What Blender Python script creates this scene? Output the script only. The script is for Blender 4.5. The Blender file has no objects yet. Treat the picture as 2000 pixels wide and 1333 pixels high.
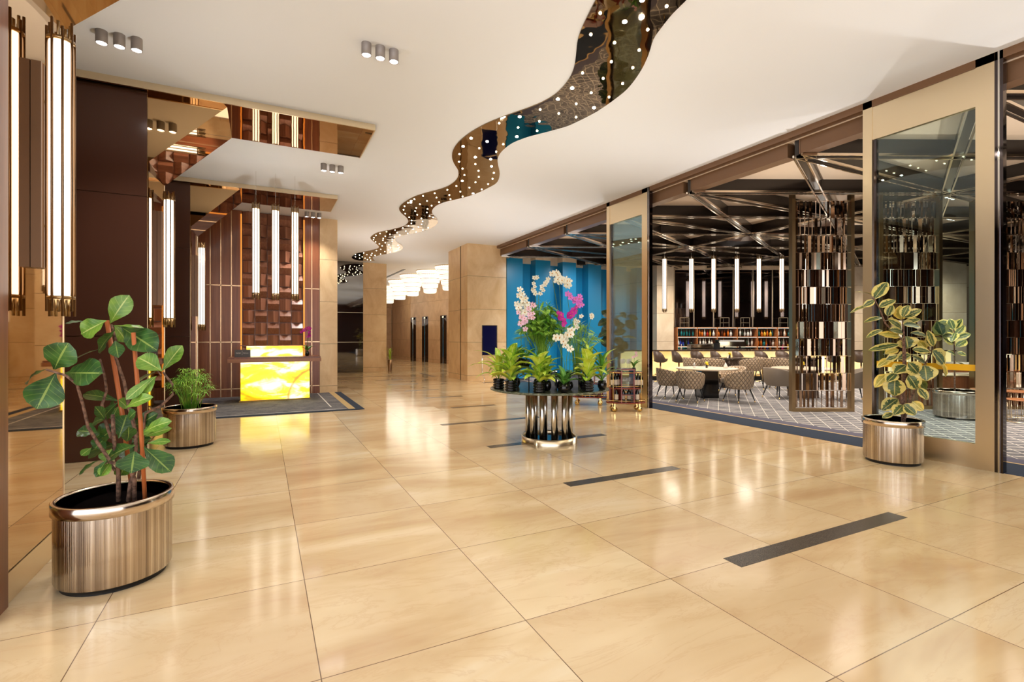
import bpy, math, random
from mathutils import Vector, Matrix
# ---------------------------------------------------------------- camera, world, exposure, main lights
F, EYE, HOR = 975.0, 1.45, 658.0          # focal length in pixels of the 2000x1333 frame, eye height, horizon row
YAW = math.atan(487 / 975)
CS, SN = math.cos(YAW), math.sin(YAW)
CEIL = 4.49
S = bpy.context.scene
COL = S.collection
cam = bpy.data.objects.new('camera', bpy.data.cameras.new('camera')); COL.objects.link(cam)
cam.location = (0, 0, EYE); cam.rotation_euler = (math.pi / 2, 0, -YAW)
cam.data.sensor_width = 36; cam.data.lens = 36 * F / 2000; cam.data.shift_y = -8.5 / 2000
cam.data.clip_end = 200; cam.data.clip_start = 0.05
S.camera = cam
S.view_settings.view_transform = 'Standard'; S.view_settings.look = 'None'
S.view_settings.exposure = 0.42; S.view_settings.gamma = 1; S.view_settings.use_curve_mapping = False
S.cycles.max_bounces = 8; S.cycles.diffuse_bounces = 4; S.cycles.glossy_bounces = 5
S.cycles.transmission_bounces = 4; S.cycles.transparent_max_bounces = 8
S.cycles.sample_clamp_indirect = 4; S.cycles.caustics_reflective = False; S.cycles.caustics_refractive = False
S.cycles.use_denoising = True
W = bpy.data.worlds.new('world'); S.world = W; W.use_nodes = True
W.node_tree.nodes['Background'].inputs[0].default_value = (0.92, 0.94, 1.0, 1)
W.node_tree.nodes['Background'].inputs[1].default_value = 2.6

def rd(r, d, z=0.0):                       # right / depth distances from the camera foot -> world
    return (r * CS + d * SN, -r * SN + d * CS, z)
def at(px, d, z=0.0): return rd((px - 1000) / F * d, d, z)
def p3(px, py, d): return Vector(at(px, d, EYE + (HOR - py) / F * d))
def on_floor(px, py, z=0.0):
    d = F * (EYE - z) / (py - HOR); return at(px, d, z)
def on_y(px, Y):                           # X where the sight line of a column meets the plane Y
    u = (px - 1000) / F; return Y * (u * CS + SN) / (-u * SN + CS)
def lamp(kind, name, loc, energy, color, size=0.1, rot=(0, 0, 0), spot=None, blend=0.5):
    l = bpy.data.lights.new(name, kind); l.energy = energy; l.color = color
    if kind == 'AREA': l.size = size
    else: l.shadow_soft_size = size
    if spot: l.spot_size = math.radians(spot); l.spot_blend = blend
    o = bpy.data.objects.new(name, l); COL.objects.link(o); o.location = loc; o.rotation_euler = rot
    return o
WARM, NEUT = (1.0, 0.80, 0.52), (1.0, 0.95, 0.88)
LOBBY_AREAS = [(1.5, -2.5), (5.0, -2.5), (1.5, 1.2), (5.0, 0.6), (0.2, 5.2), (5.3, 4.0), (0.6, 9.2), (5.3, 8.0), (5.0, 12.6), (2.6, 16.0), (5.5, 19.5)]
for i, (x, y) in enumerate(LOBBY_AREAS):   # added fill spots without fixtures, one broad pool each over the lobby
    lamp('SPOT', 'added_lobby_fill', (x, y, 4.44), (60 if x < 3 else 170) if y < 3 else (150 if x < 3 else 240), NEUT if x < 3 else (1.0, 0.87, 0.62), 1.6, (0, 0, 0), 150, 1.0)
lamp('SPOT', 'added_reception_fill', (-0.45, 11.6, 4.38), 160, NEUT, 0.2, (0.25, 0, 0), 120, 1.0); lamp('SPOT', 'added_reception_fill', (0.85, 11.6, 4.44), 160, NEUT, 0.2, (0.25, 0, 0), 120, 1.0)  # added spots without fixtures, brighten the reception wall
for r_, d_ in ((5.6, 17.6), (8.2, 17.6), (11.5, 17.6), (15.0, 17.6)): lamp('SPOT', 'added_bar_fill', rd(r_, d_, 4.1), 420, (1.0, 0.88, 0.74), 0.3, (0, 0, 0), 160, 1.0)  # extra fill put in for the dark bar end, no fixtures
for x, y in [(8.2, 13.6), (10.2, 14.0)]: lamp('SPOT', 'added_blue_wall_fill', (x, y, 4.05), 110, (0.9, 0.95, 1.0), 0.15, (0.45, 0, 0), 140, 1.0)  # unseen lamps added to lift the blue wall
for x, y in [(9.5, 4.2), (9.5, 8.5), (13.0, 6.0), (13.0, 10.0), (9.0, 12.8), (16.5, 7.0), (11.5, 1.5), (16, 3)]:  # added fill that raises the restaurant's brightness, no fixtures modelled
    lamp('SPOT', 'added_restaurant_fill', (x, y, 4.05), 850, (1.0, 0.88, 0.76), 1.3, (0, 0, 0), 150, 1.0)

# ---------------------------------------------------------------- materials
def lin(c): return tuple(((v / 255) / 12.92 if v / 255 <= 0.04045 else ((v / 255 + 0.055) / 1.055) ** 2.4) for v in c)
MT = {}
def mat(name, rgb, rough=0.5, metal=0.0, spec=None, emit=None, es=0.0, aniso=None, coat=0, trans=None):
    m = bpy.data.materials.new(name); m.use_nodes = True; b = m.node_tree.nodes['Principled BSDF']
    c = lin(rgb) if max(rgb) > 1 else rgb
    b.inputs['Base Color'].default_value = (*c, 1); b.inputs['Roughness'].default_value = rough; b.inputs['Metallic'].default_value = metal
    if spec is not None: b.inputs['Specular IOR Level'].default_value = spec
    if emit: b.inputs['Emission Color'].default_value = (*(lin(emit) if max(emit) > 1 else emit), 1); b.inputs['Emission Strength'].default_value = es
    if aniso: b.inputs['Anisotropic'].default_value = aniso
    if coat: b.inputs['Coat Weight'].default_value = coat; b.inputs['Coat Roughness'].default_value = 0.05
    MT[name] = m; return m
class G:                                    # tiny node-graph helper
    def __init__(s, m): s.t = m.node_tree; s.n = s.t.nodes; s.b = s.n.get('Principled BSDF')
    def new(s, typ, **kw):
        n = s.n.new(typ)
        for k, v in kw.items(): setattr(n, k, v)
        return n
    def link(s, a, b): s.t.links.new(a, b)
    def put(s, sock, v):
        if hasattr(v, 'is_output'): s.link(v, sock)
        else: sock.default_value = v
    def math(s, op, a, b=0.0, c=0.0):
        n = s.new('ShaderNodeMath', operation=op); s.put(n.inputs[0], a); s.put(n.inputs[1], b)
        if op in ('MULTIPLY_ADD', 'COMPARE', 'SMOOTH_MIN'): s.put(n.inputs[2], c)
        return n.outputs[0]
    def pos(s):
        g = s.new('ShaderNodeNewGeometry'); x = s.new('ShaderNodeSeparateXYZ'); s.link(g.outputs['Position'], x.inputs[0]); return g.outputs['Position'], x.outputs
    def obj(s):
        g = s.new('ShaderNodeTexCoord'); x = s.new('ShaderNodeSeparateXYZ'); s.link(g.outputs['Object'], x.inputs[0]); return g.outputs['Object'], x.outputs
    def xyz(s, a, b, c):
        n = s.new('ShaderNodeCombineXYZ'); s.put(n.inputs[0], a); s.put(n.inputs[1], b); s.put(n.inputs[2], c); return n.outputs[0]
    def noise(s, vec, scale, detail=3, dist=0.0, rough=0.5):
        n = s.new('ShaderNodeTexNoise'); s.link(vec, n.inputs['Vector']); n.inputs['Scale'].default_value = scale
        n.inputs['Detail'].default_value = detail; n.inputs['Distortion'].default_value = dist; n.inputs['Roughness'].default_value = rough; return n.outputs['Fac']
    def ramp(s, fac, stops):
        n = s.new('ShaderNodeValToRGB'); e = n.color_ramp.elements
        while len(e) < len(stops): e.new(0.5)
        for i, (p, c) in enumerate(stops): e[i].position = p; e[i].color = (*(lin(c) if max(c) > 1 else c), 1)
        s.link(fac, n.inputs[0]); return n.outputs[0]
    def mix(s, f, a, b):
        n = s.new('ShaderNodeMix', data_type='RGBA'); s.put(n.inputs['Factor'], f)
        for k, v in ((6, a), (7, b)):
            if hasattr(v, 'is_output'): s.link(v, n.inputs[k])
            else: n.inputs[k].default_value = (*(lin(v) if max(v) > 1 else v), 1)
        return n.outputs[2]
    def bump(s, h, strength, dist=0.01):
        n = s.new('ShaderNodeBump'); s.link(h, n.inputs['Height']); n.inputs['Strength'].default_value = strength; n.inputs['Distance'].default_value = dist
        s.link(n.outputs[0], s.b.inputs['Normal'])

def joints(g, s, origin, size, width):      # 1 on a joint line
    u = g.math('DIVIDE', g.math('SUBTRACT', s, origin), size)
    fr = g.math('FRACT', u); e = g.math('MINIMUM', fr, g.math('SUBTRACT', 1.0, fr))
    return g.math('LESS_THAN', e, width / size / 2), g.math('FLOOR', u)

def marble_floor():
    m = mat('polished beige marble', (0.7, 0.5, 0.3), 0.09); g = G(m); p, x = g.pos()
    jx, cx = joints(g, x[0], 0.222, 0.98, 0.0045); jy, cy = joints(g, x[1], 0.32, 0.965, 0.0045)
    wn = g.new('ShaderNodeTexWhiteNoise', noise_dimensions='3D'); g.link(g.xyz(cx, cy, 0.0), wn.inputs['Vector'])
    off = g.new('ShaderNodeVectorMath', operation='SCALE'); g.link(wn.outputs['Color'], off.inputs[0]); off.inputs['Scale'].default_value = 9.0
    add = g.new('ShaderNodeVectorMath', operation='ADD'); g.link(p, add.inputs[0]); g.link(off.outputs[0], add.inputs[1])
    mp = g.new('ShaderNodeMapping'); g.link(add.outputs[0], mp.inputs[0]); mp.inputs['Rotation'].default_value = (0, 0, 0.5); mp.inputs['Scale'].default_value = (0.55, 1.7, 1)
    cloud = g.noise(mp.outputs[0], 0.9, 4, 0.8, 0.55)
    vein = g.noise(mp.outputs[0], 1.5, 8, 1.6, 0.65)
    v = g.math('ABSOLUTE', g.math('SUBTRACT', vein, 0.5))
    base = g.ramp(cloud, [(0.28, (200, 166, 122)), (0.45, (216, 188, 144)), (0.6, (228, 204, 162)), (0.76, (238, 222, 190))])
    veinm = g.ramp(v, [(0.0, (1, 1, 1)), (0.02, (0.12, 0.12, 0.12)), (0.06, (0, 0, 0))])
    c = g.mix(g.math('MULTIPLY', veinm, 0.3), base, (200, 160, 118))
    tone = g.math('MULTIPLY', wn.outputs['Value'], 0.2)
    c = g.mix(tone, c, (194, 160, 128))
    c = g.mix(g.math('MAXIMUM', jx, jy), c, (112, 84, 58))
    g.link(c, g.b.inputs['Base Color'])
    r = g.ramp(cloud, [(0.3, (0.09, 0.09, 0.09)), (0.8, (0.16, 0.16, 0.16))]); g.link(r, g.b.inputs['Roughness'])
    g.b.inputs['IOR'].default_value = 1.45
    return m
FLOOR = marble_floor()

def stone(name, a, b, c_, z0=0.18, dz=1.085, seam=(120, 92, 62)):
    m = mat(name, (0.6, 0.5, 0.4), 0.3); g = G(m); p, x = g.pos()
    j, cz = joints(g, x[2], z0, dz, 0.009)
    mp = g.new('ShaderNodeMapping'); g.link(p, mp.inputs[0]); mp.inputs['Scale'].default_value = (1, 1, 0.7)
    wn = g.new('ShaderNodeTexWhiteNoise', noise_dimensions='3D'); g.link(g.xyz(cz, 3.0, 0.0), wn.inputs['Vector'])
    off = g.new('ShaderNodeVectorMath', operation='ADD'); g.link(mp.outputs[0], off.inputs[0]); g.link(wn.outputs['Color'], off.inputs[1])
    n = g.noise(off.outputs[0], 1.8, 8, 0.7, 0.62)
    c = g.ramp(n, [(0.3, a), (0.55, b), (0.75, c_)])
    c = g.mix(j, c, seam); g.link(c, g.b.inputs['Base Color']); return m
STONE = stone('warm travertine', (214, 176, 126), (232, 200, 154), (242, 216, 176))
PALE = stone('pale cream marble', (206, 184, 156), (222, 204, 178), (232, 218, 196))
ELEV = stone('lift lobby marble', (186, 150, 114), (206, 172, 134), (218, 186, 150))

def wood(name, a, b, rough=0.3, scale=1.0, vertical=True):
    m = mat(name, a, rough); g = G(m); p, x = g.pos()
    mp = g.new('ShaderNodeMapping'); g.link(p, mp.inputs[0]); mp.inputs['Scale'].default_value = (22 * scale, 22 * scale, 0.8) if vertical else (0.8, 8, 22 * scale)
    n = g.noise(mp.outputs[0], 1.0, 5, 0.4, 0.6); g.link(g.ramp(n, [(0.3, a), (0.7, b)]), g.b.inputs['Base Color']); return m
WALNUT = wood('reddish walnut veneer', (116, 64, 38), (148, 88, 54), 0.28)
CARVE = wood('carved walnut relief', (138, 88, 66), (172, 118, 92), 0.3)
DARKPANEL = mat('dark brown lacquer', (82, 52, 40), 0.2, 0.1)
MAHOG = wood('polished mahogany', (104, 34, 18), (136, 48, 26), 0.2, 1.0, False)
COUNTER = wood('honey wood edge', (150, 92, 52), (186, 122, 74), 0.3, 1, False)
CEILM = mat('warm white ceiling paint', (236, 238, 242), 0.85)
BRONZE_MIRROR = mat('bronze mirror', (0.62, 0.42, 0.22), 0.025, 1.0)
def rippled(name, rgb, s):
    m = mat(name, rgb, 0.02, 1.0); g = G(m); p, x = g.pos(); g.bump(g.noise(p, 1.6, 2, 0.3), s, 0.05); return m
RIBBONM = rippled('dark bronze ceiling mirror', (0.30, 0.215, 0.125), 0.12)
SOFFITM = rippled('brown soffit mirror', (0.44, 0.27, 0.14), 0.02)
GREYMIRROR = mat('smoked grey mirror', (0.28, 0.28, 0.28), 0.03, 1.0)
DARKMIRROR = mat('smoked back bar mirror', (0.17, 0.145, 0.15), 0.04, 1.0)
GOLD = mat('satin champagne metal', (0.86, 0.72, 0.50), 0.28, 1.0)
GOLDLINE = mat('pale brass inlay', (238, 196, 152), 0.25, 0.6)
BRASS = mat('polished brass', (0.86, 0.62, 0.25), 0.12, 1.0)
BRONZE = mat('dark bronze rod', (0.26, 0.16, 0.09), 0.3, 1.0)
FRAMEB = mat('antique bronze frame', (0.42, 0.29, 0.15), 0.3, 1.0)
CHROME = mat('polished steel', (0.78, 0.76, 0.72), 0.06, 1.0)
BLACKGLOSS = mat('black gloss ceramic', (14, 12, 12), 0.12)
BLACKMET = mat('black mirror edge', (0.10, 0.085, 0.09), 0.06, 1.0)
BLACK = mat('matt black', (16, 15, 15), 0.5)
BEAMM = mat('dark brown gloss beam', (0.018, 0.012, 0.009), 0.22, 0.0)
FASCIA = mat('brown fascia panel', (116, 84, 58), 0.3, 0.2)
RAILM = mat('bright rail edge', (0.95, 0.86, 0.74), 0.14, 1.0)
COFFER = mat('beige coffer panel', (214, 190, 164), 0.6)
SLATM = mat('dark bronze slat', (0.40, 0.27, 0.18), 0.09, 1.0)
SLATS = mat('silvery bronze slat', (0.52, 0.42, 0.33), 0.08, 1.0)
BLUE = mat('teal blue wall paint', (22, 128, 172), 0.35)
GRANITE = mat('dark granite inlay', (62, 54, 46), 0.25)
g = G(GRANITE); p_, x_ = g.pos(); g.link(g.ramp(g.noise(p_, 160, 2), [(0.35, (40, 36, 32)), (0.65, (92, 82, 70))]), g.b.inputs['Base Color'])
LEATHER = mat('taupe leather', (128, 114, 98), 0.45)
def quilted():
    m = mat('quilted taupe leather', (138, 118, 98), 0.42); g = G(m); p, x = g.obj()
    a = g.math('ARCTAN2', x[1], x[0]); u = g.math('MULTIPLY', a, 3.4); v = g.math('MULTIPLY', x[2], 9.0)
    def saw(t): f = g.math('FRACT', t); return g.math('MINIMUM', f, g.math('SUBTRACT', 1.0, f))
    d = g.math('MINIMUM', saw(g.math('ADD', u, v)), saw(g.math('SUBTRACT', u, v)))
    k = g.ramp(d, [(0.0, (66, 52, 40)), (0.13, (186, 160, 130))]); g.link(k, g.b.inputs['Base Color'])
    g.bump(g.math('MINIMUM', d, 0.3), 0.9, 0.05); return m
QUILT = quilted()
CREAMS = mat('cream sofa leather', (206, 190, 168), 0.5)
STOOLM = mat('brown leather shell', (84, 66, 54), 0.4)
SOIL = mat('dark potting soil', (38, 28, 20), 0.95)
BARK = mat('brown plant bark', (104, 74, 58), 0.8)
g = G(BARK); p_, x_ = g.pos(); g.link(g.ramp(g.noise(p_, 45, 3), [(0.35, (74, 50, 38)), (0.65, (142, 106, 84))]), g.b.inputs['Base Color'])
STAKE = mat('orange wooden stake', (190, 104, 52), 0.55)
TUBE = mat('satin steel tube', (0.74, 0.70, 0.62), 0.2, 1.0)
GREENSTEM = mat('green stem', (92, 132, 48), 0.5)
WHITEL = mat('white lettering', (196, 188, 178), 0.5)
SIGNM = mat('dark grey sign face', (74, 66, 58), 0.35)
PAPER = mat('white linen', (226, 222, 214), 0.7)
WINE = mat('dark green bottle glass', (14, 20, 12), 0.08, 0, 0.6)
LABELM = mat('cream bottle label', (216, 202, 182), 0.6)
CLEAR = mat('clear glassware', (200, 204, 206), 0.05, 0, 0.6); CLEAR.node_tree.nodes['Principled BSDF'].inputs['Alpha'].default_value = 0.35
LAMPE = mat('white lamp diffuser', (255, 250, 240), 0.4, emit=(1.0, 0.90, 0.76), es=2.6)
LAMPB = mat('bar lamp diffuser', (255, 250, 240), 0.4, emit=(1.0, 0.89, 0.73), es=2.0)
SPOTE = mat('spot lens', (255, 255, 255), 0.4, emit=(1.0, 0.97, 0.94), es=30)
LEDE = mat('warm star light', (255, 240, 200), 0.4, emit=(1.0, 0.85, 0.55), es=22)
LEDW = mat('bright star light', (255, 240, 220), 0.4, emit=(1.0, 0.93, 0.80), es=45)
COVE = mat('orange cove strip', (255, 160, 60), 0.4, emit=(1.0, 0.36, 0.05), es=0.55)
SHADEE = mat('cream lamp shade', (250, 240, 200), 0.6, emit=(1.0, 0.9, 0.62), es=1.0)
def crystal():
    m = mat('glowing crystal', (255, 250, 235), 0.2, emit=(1.0, 0.92, 0.76), es=0.9); g = G(m); p, x = g.obj()
    a = g.math('ARCTAN2', x[1], x[0]); f = g.math('SINE', g.math('MULTIPLY', a, 40.0)); z = g.math('SINE', g.math('MULTIPLY', x[2], 58.0))
    e = g.math('MULTIPLY_ADD', f, 0.22, g.math('MULTIPLY_ADD', z, 0.25, 0.78)); g.link(e, g.b.inputs['Emission Strength']); return m
CRYSTAL = crystal()
def onyx(name, k):
    m = mat(name, (240, 200, 60), 0.2); g = G(m); p, x = g.pos()
    mp = g.new('ShaderNodeMapping'); g.link(p, mp.inputs[0]); mp.inputs['Scale'].default_value = (1.0, 1, 2.6)
    n = g.noise(mp.outputs[0], 1.15, 3, 0.9, 0.5); n2 = g.noise(p, 9, 6, 0.6, 0.6)
    f = g.math('MULTIPLY_ADD', n2, 0.12, n)
    c = g.ramp(f, [(0.36, (206, 140, 8)), (0.46, (240, 190, 10)), (0.56, (255, 226, 50)), (0.66, (255, 252, 200))])
    # one curved brown vein
    dx = g.math('SUBTRACT', x[0], 1.25); dz = g.math('SUBTRACT', x[2], 0.02)
    r = g.math('SQRT', g.math('ADD', g.math('MULTIPLY', dx, dx), g.math('MULTIPLY', dz, dz)))
    r = g.math('MULTIPLY_ADD', n2, 0.05, r)
    e = g.math('ABSOLUTE', g.math('SUBTRACT', r, 0.76)); v = g.ramp(e, [(0.0, (1, 1, 1)), (0.012, (0.9, 0.9, 0.9)), (0.05, (0, 0, 0))])
    c = g.mix(g.math('MULTIPLY', v, 0.75), c, (150, 84, 8))
    g.link(c, g.b.inputs['Emission Color']); g.b.inputs['Emission Strength'].default_value = k; g.link(c, g.b.inputs['Base Color']); return m
ONYX = onyx('backlit yellow onyx', 1.3)
ONYXBAR = mat('backlit bar onyx', (246, 222, 160), 0.3, emit=(1.0, 0.70, 0.28), es=0.75)
g = G(ONYXBAR); p_, x_ = g.pos(); g.link(g.ramp(g.noise(p_, 1.6, 5, 1.0), [(0.35, (1.0, 0.58, 0.16)), (0.6, (1.0, 0.76, 0.36)), (0.8, (1.0, 0.88, 0.6))]), g.b.inputs['Emission Color'])
SCREENE = mat('blue screen', (8, 10, 40), 0.15, emit=(10, 14, 70), es=0.2)
def brushed():
    m = mat('brushed steel planter', (0.62, 0.55, 0.47), 0.2, 1.0, aniso=0.7); g = G(m); p, x = g.obj()
    a = g.math('ARCTAN2', x[1], x[0]); n = g.noise(g.xyz(g.math('MULTIPLY', a, 5.0), g.math('MULTIPLY', x[2], 0.08), 0.0), 1.3, 5, 0.0, 0.7)
    g.link(g.ramp(n, [(0.38, (0.26, 0.21, 0.17)), (0.52, (0.55, 0.47, 0.39)), (0.64, (0.86, 0.80, 0.72))]), g.b.inputs['Base Color'])  # light and dark reflection streaks put into the base colour
    g.link(g.ramp(n, [(0.3, (0.24, 0.24, 0.24)), (0.7, (0.10, 0.10, 0.10))]), g.b.inputs['Roughness'])
    g.bump(n, 0.5, 0.03); return m
BRUSH = brushed()
def pane():
    m = bpy.data.materials.new('clear door glass'); m.use_nodes = True; t = m.node_tree; t.nodes.clear()
    o = t.nodes.new('ShaderNodeOutputMaterial'); mx = t.nodes.new('ShaderNodeMixShader'); tr = t.nodes.new('ShaderNodeBsdfTransparent'); gl = t.nodes.new('ShaderNodeBsdfGlossy')
    fr = t.nodes.new('ShaderNodeFresnel'); fr.inputs[0].default_value = 1.6
    tr.inputs[0].default_value = (0.86, 0.95, 0.94, 1); gl.inputs[0].default_value = (0.85, 0.95, 1, 1); gl.inputs['Roughness'].default_value = 0.01
    mu = t.nodes.new('ShaderNodeMath'); mu.operation = 'MULTIPLY'; mu.inputs[1].default_value = 0.75; mu.use_clamp = True
    t.links.new(fr.outputs[0], mu.inputs[0]); t.links.new(mu.outputs[0], mx.inputs[0]); t.links.new(tr.outputs[0], mx.inputs[1]); t.links.new(gl.outputs[0], mx.inputs[2]); t.links.new(mx.outputs[0], o.inputs[0])
    return m
PANE = pane()
def carpet(name, grid=True):
    m = mat(name, (96, 98, 104), 0.95, spec=0.1); g = G(m); p, x = g.pos()
    n = g.noise(p, 30, 3); n2 = g.noise(p, 3.5, 4, 0.6)
    c = g.ramp(g.math('MULTIPLY_ADD', n2, 0.6, g.math('MULTIPLY', n, 0.4)), [(0.35, (84, 84, 90)), (0.55, (118, 116, 118)), (0.7, (140, 134, 130))])
    if grid:
        a = math.radians(41); s_ = 0.205
        l1 = g.math('ADD', g.math('MULTIPLY', x[0], -math.sin(a)), g.math('MULTIPLY', x[1], math.cos(a)))
        l2 = g.math('ADD', g.math('MULTIPLY', x[0], math.sin(a)), g.math('MULTIPLY', x[1], math.cos(a)))
        j1, _ = joints(g, l1, 0.0, s_, 0.012); j2, _ = joints(g, l2, 0.0, s_, 0.028)
        c = g.mix(g.math('MULTIPLY', g.math('MAXIMUM', j1, j2), 0.85), c, (212, 206, 196))
    g.link(c, g.b.inputs['Base Color']); g.bump(n, 0.3, 0.01); return m
CARPET = carpet('grey blue diamond carpet')
BORDER = mat('dark slate carpet border', (52, 60, 74), 0.95, spec=0.1)
BORDER2 = mat('violet grey carpet band', (92, 90, 104), 0.95, spec=0.1)
RUGM = carpet('grey olive rug pile', False)
g = G(RUGM); MT['grey olive rug pile'] = RUGM
RUGG = mat('gold rug stripe', (196, 168, 120), 0.9, spec=0.1)
def leafmat(name, dark, light, vein, margin=None):
    m = mat(name, dark, 0.38); g = G(m); uv = g.new('ShaderNodeUVMap'); uv.uv_map = 'leaf'; sx = g.new('ShaderNodeSeparateXYZ'); g.link(uv.outputs[0], sx.inputs[0])
    u, v = sx.outputs[0], sx.outputs[1]; av = g.math('ABSOLUTE', v)
    p, x = g.obj(); n = g.noise(p, 14, 3)
    c = g.ramp(n, [(0.35, dark), (0.65, light)])
    if margin:
        n2 = g.noise(p, 30, 3, 1.0); k = g.math('GREATER_THAN', g.math('MULTIPLY_ADD', n2, 0.9, av), margin[1]); c = g.mix(k, c, margin[0])
    s1 = g.math('FRACT', g.math('SUBTRACT', g.math('MULTIPLY', u, 7.0), g.math('MULTIPLY', av, 1.6)))
    side = g.math('LESS_THAN', s1, 0.09); mid = g.math('LESS_THAN', av, 0.06)
    c = g.mix(g.math('MULTIPLY', side, 0.4), c, vein); c = g.mix(mid, c, vein)
    g.link(c, g.b.inputs['Base Color'])
    g.b.inputs['Subsurface Weight'].default_value = 0.0
    return m
FIDDLE = leafmat('fiddle leaf green', (30, 66, 24), (56, 98, 34), (128, 150, 70))
FIDDLEY = leafmat('young fiddle leaf green', (78, 122, 34), (118, 154, 50), (176, 190, 104))
VARIEG = leafmat('variegated rubber leaf', (40, 66, 36), (84, 100, 50), (170, 160, 90), ((204, 186, 104), 1.0))
VARIEGY = leafmat('yellowing rubber leaf', (150, 142, 56), (196, 176, 76), (222, 206, 130), ((226, 196, 90), 1.0))
RUBBER = leafmat('dark rubber leaf', (26, 46, 28), (52, 74, 38), (96, 104, 60))
DIEFF = leafmat('lime striped dumb cane leaf', (146, 188, 40), (200, 222, 76), (232, 238, 140), ((104, 160, 34), 1.25))
DIEFY = leafmat('yellow green leaf', (184, 206, 44), (222, 228, 84), (238, 240, 150))
PALM = mat('palm green', (72, 134, 34), 0.5)
g = G(PALM); p_, x_ = g.obj(); g.link(g.ramp(g.noise(p_, 9, 2), [(0.35, (84, 160, 36)), (0.65, (182, 222, 84))]), g.b.inputs['Base Color'])
STRAP = leafmat('orchid strap leaf', (50, 108, 36), (92, 150, 52), (130, 176, 80))
PETW = mat('white petal', (240, 236, 214), 0.6); PETP = mat('pale pink petal', (238, 196, 212), 0.6)
PETL = mat('lilac pink petal', (224, 118, 206), 0.6); PETM = mat('magenta petal', (196, 18, 150), 0.6)
HEART = mat('yellow flower heart', (210, 150, 60), 0.6)

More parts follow.
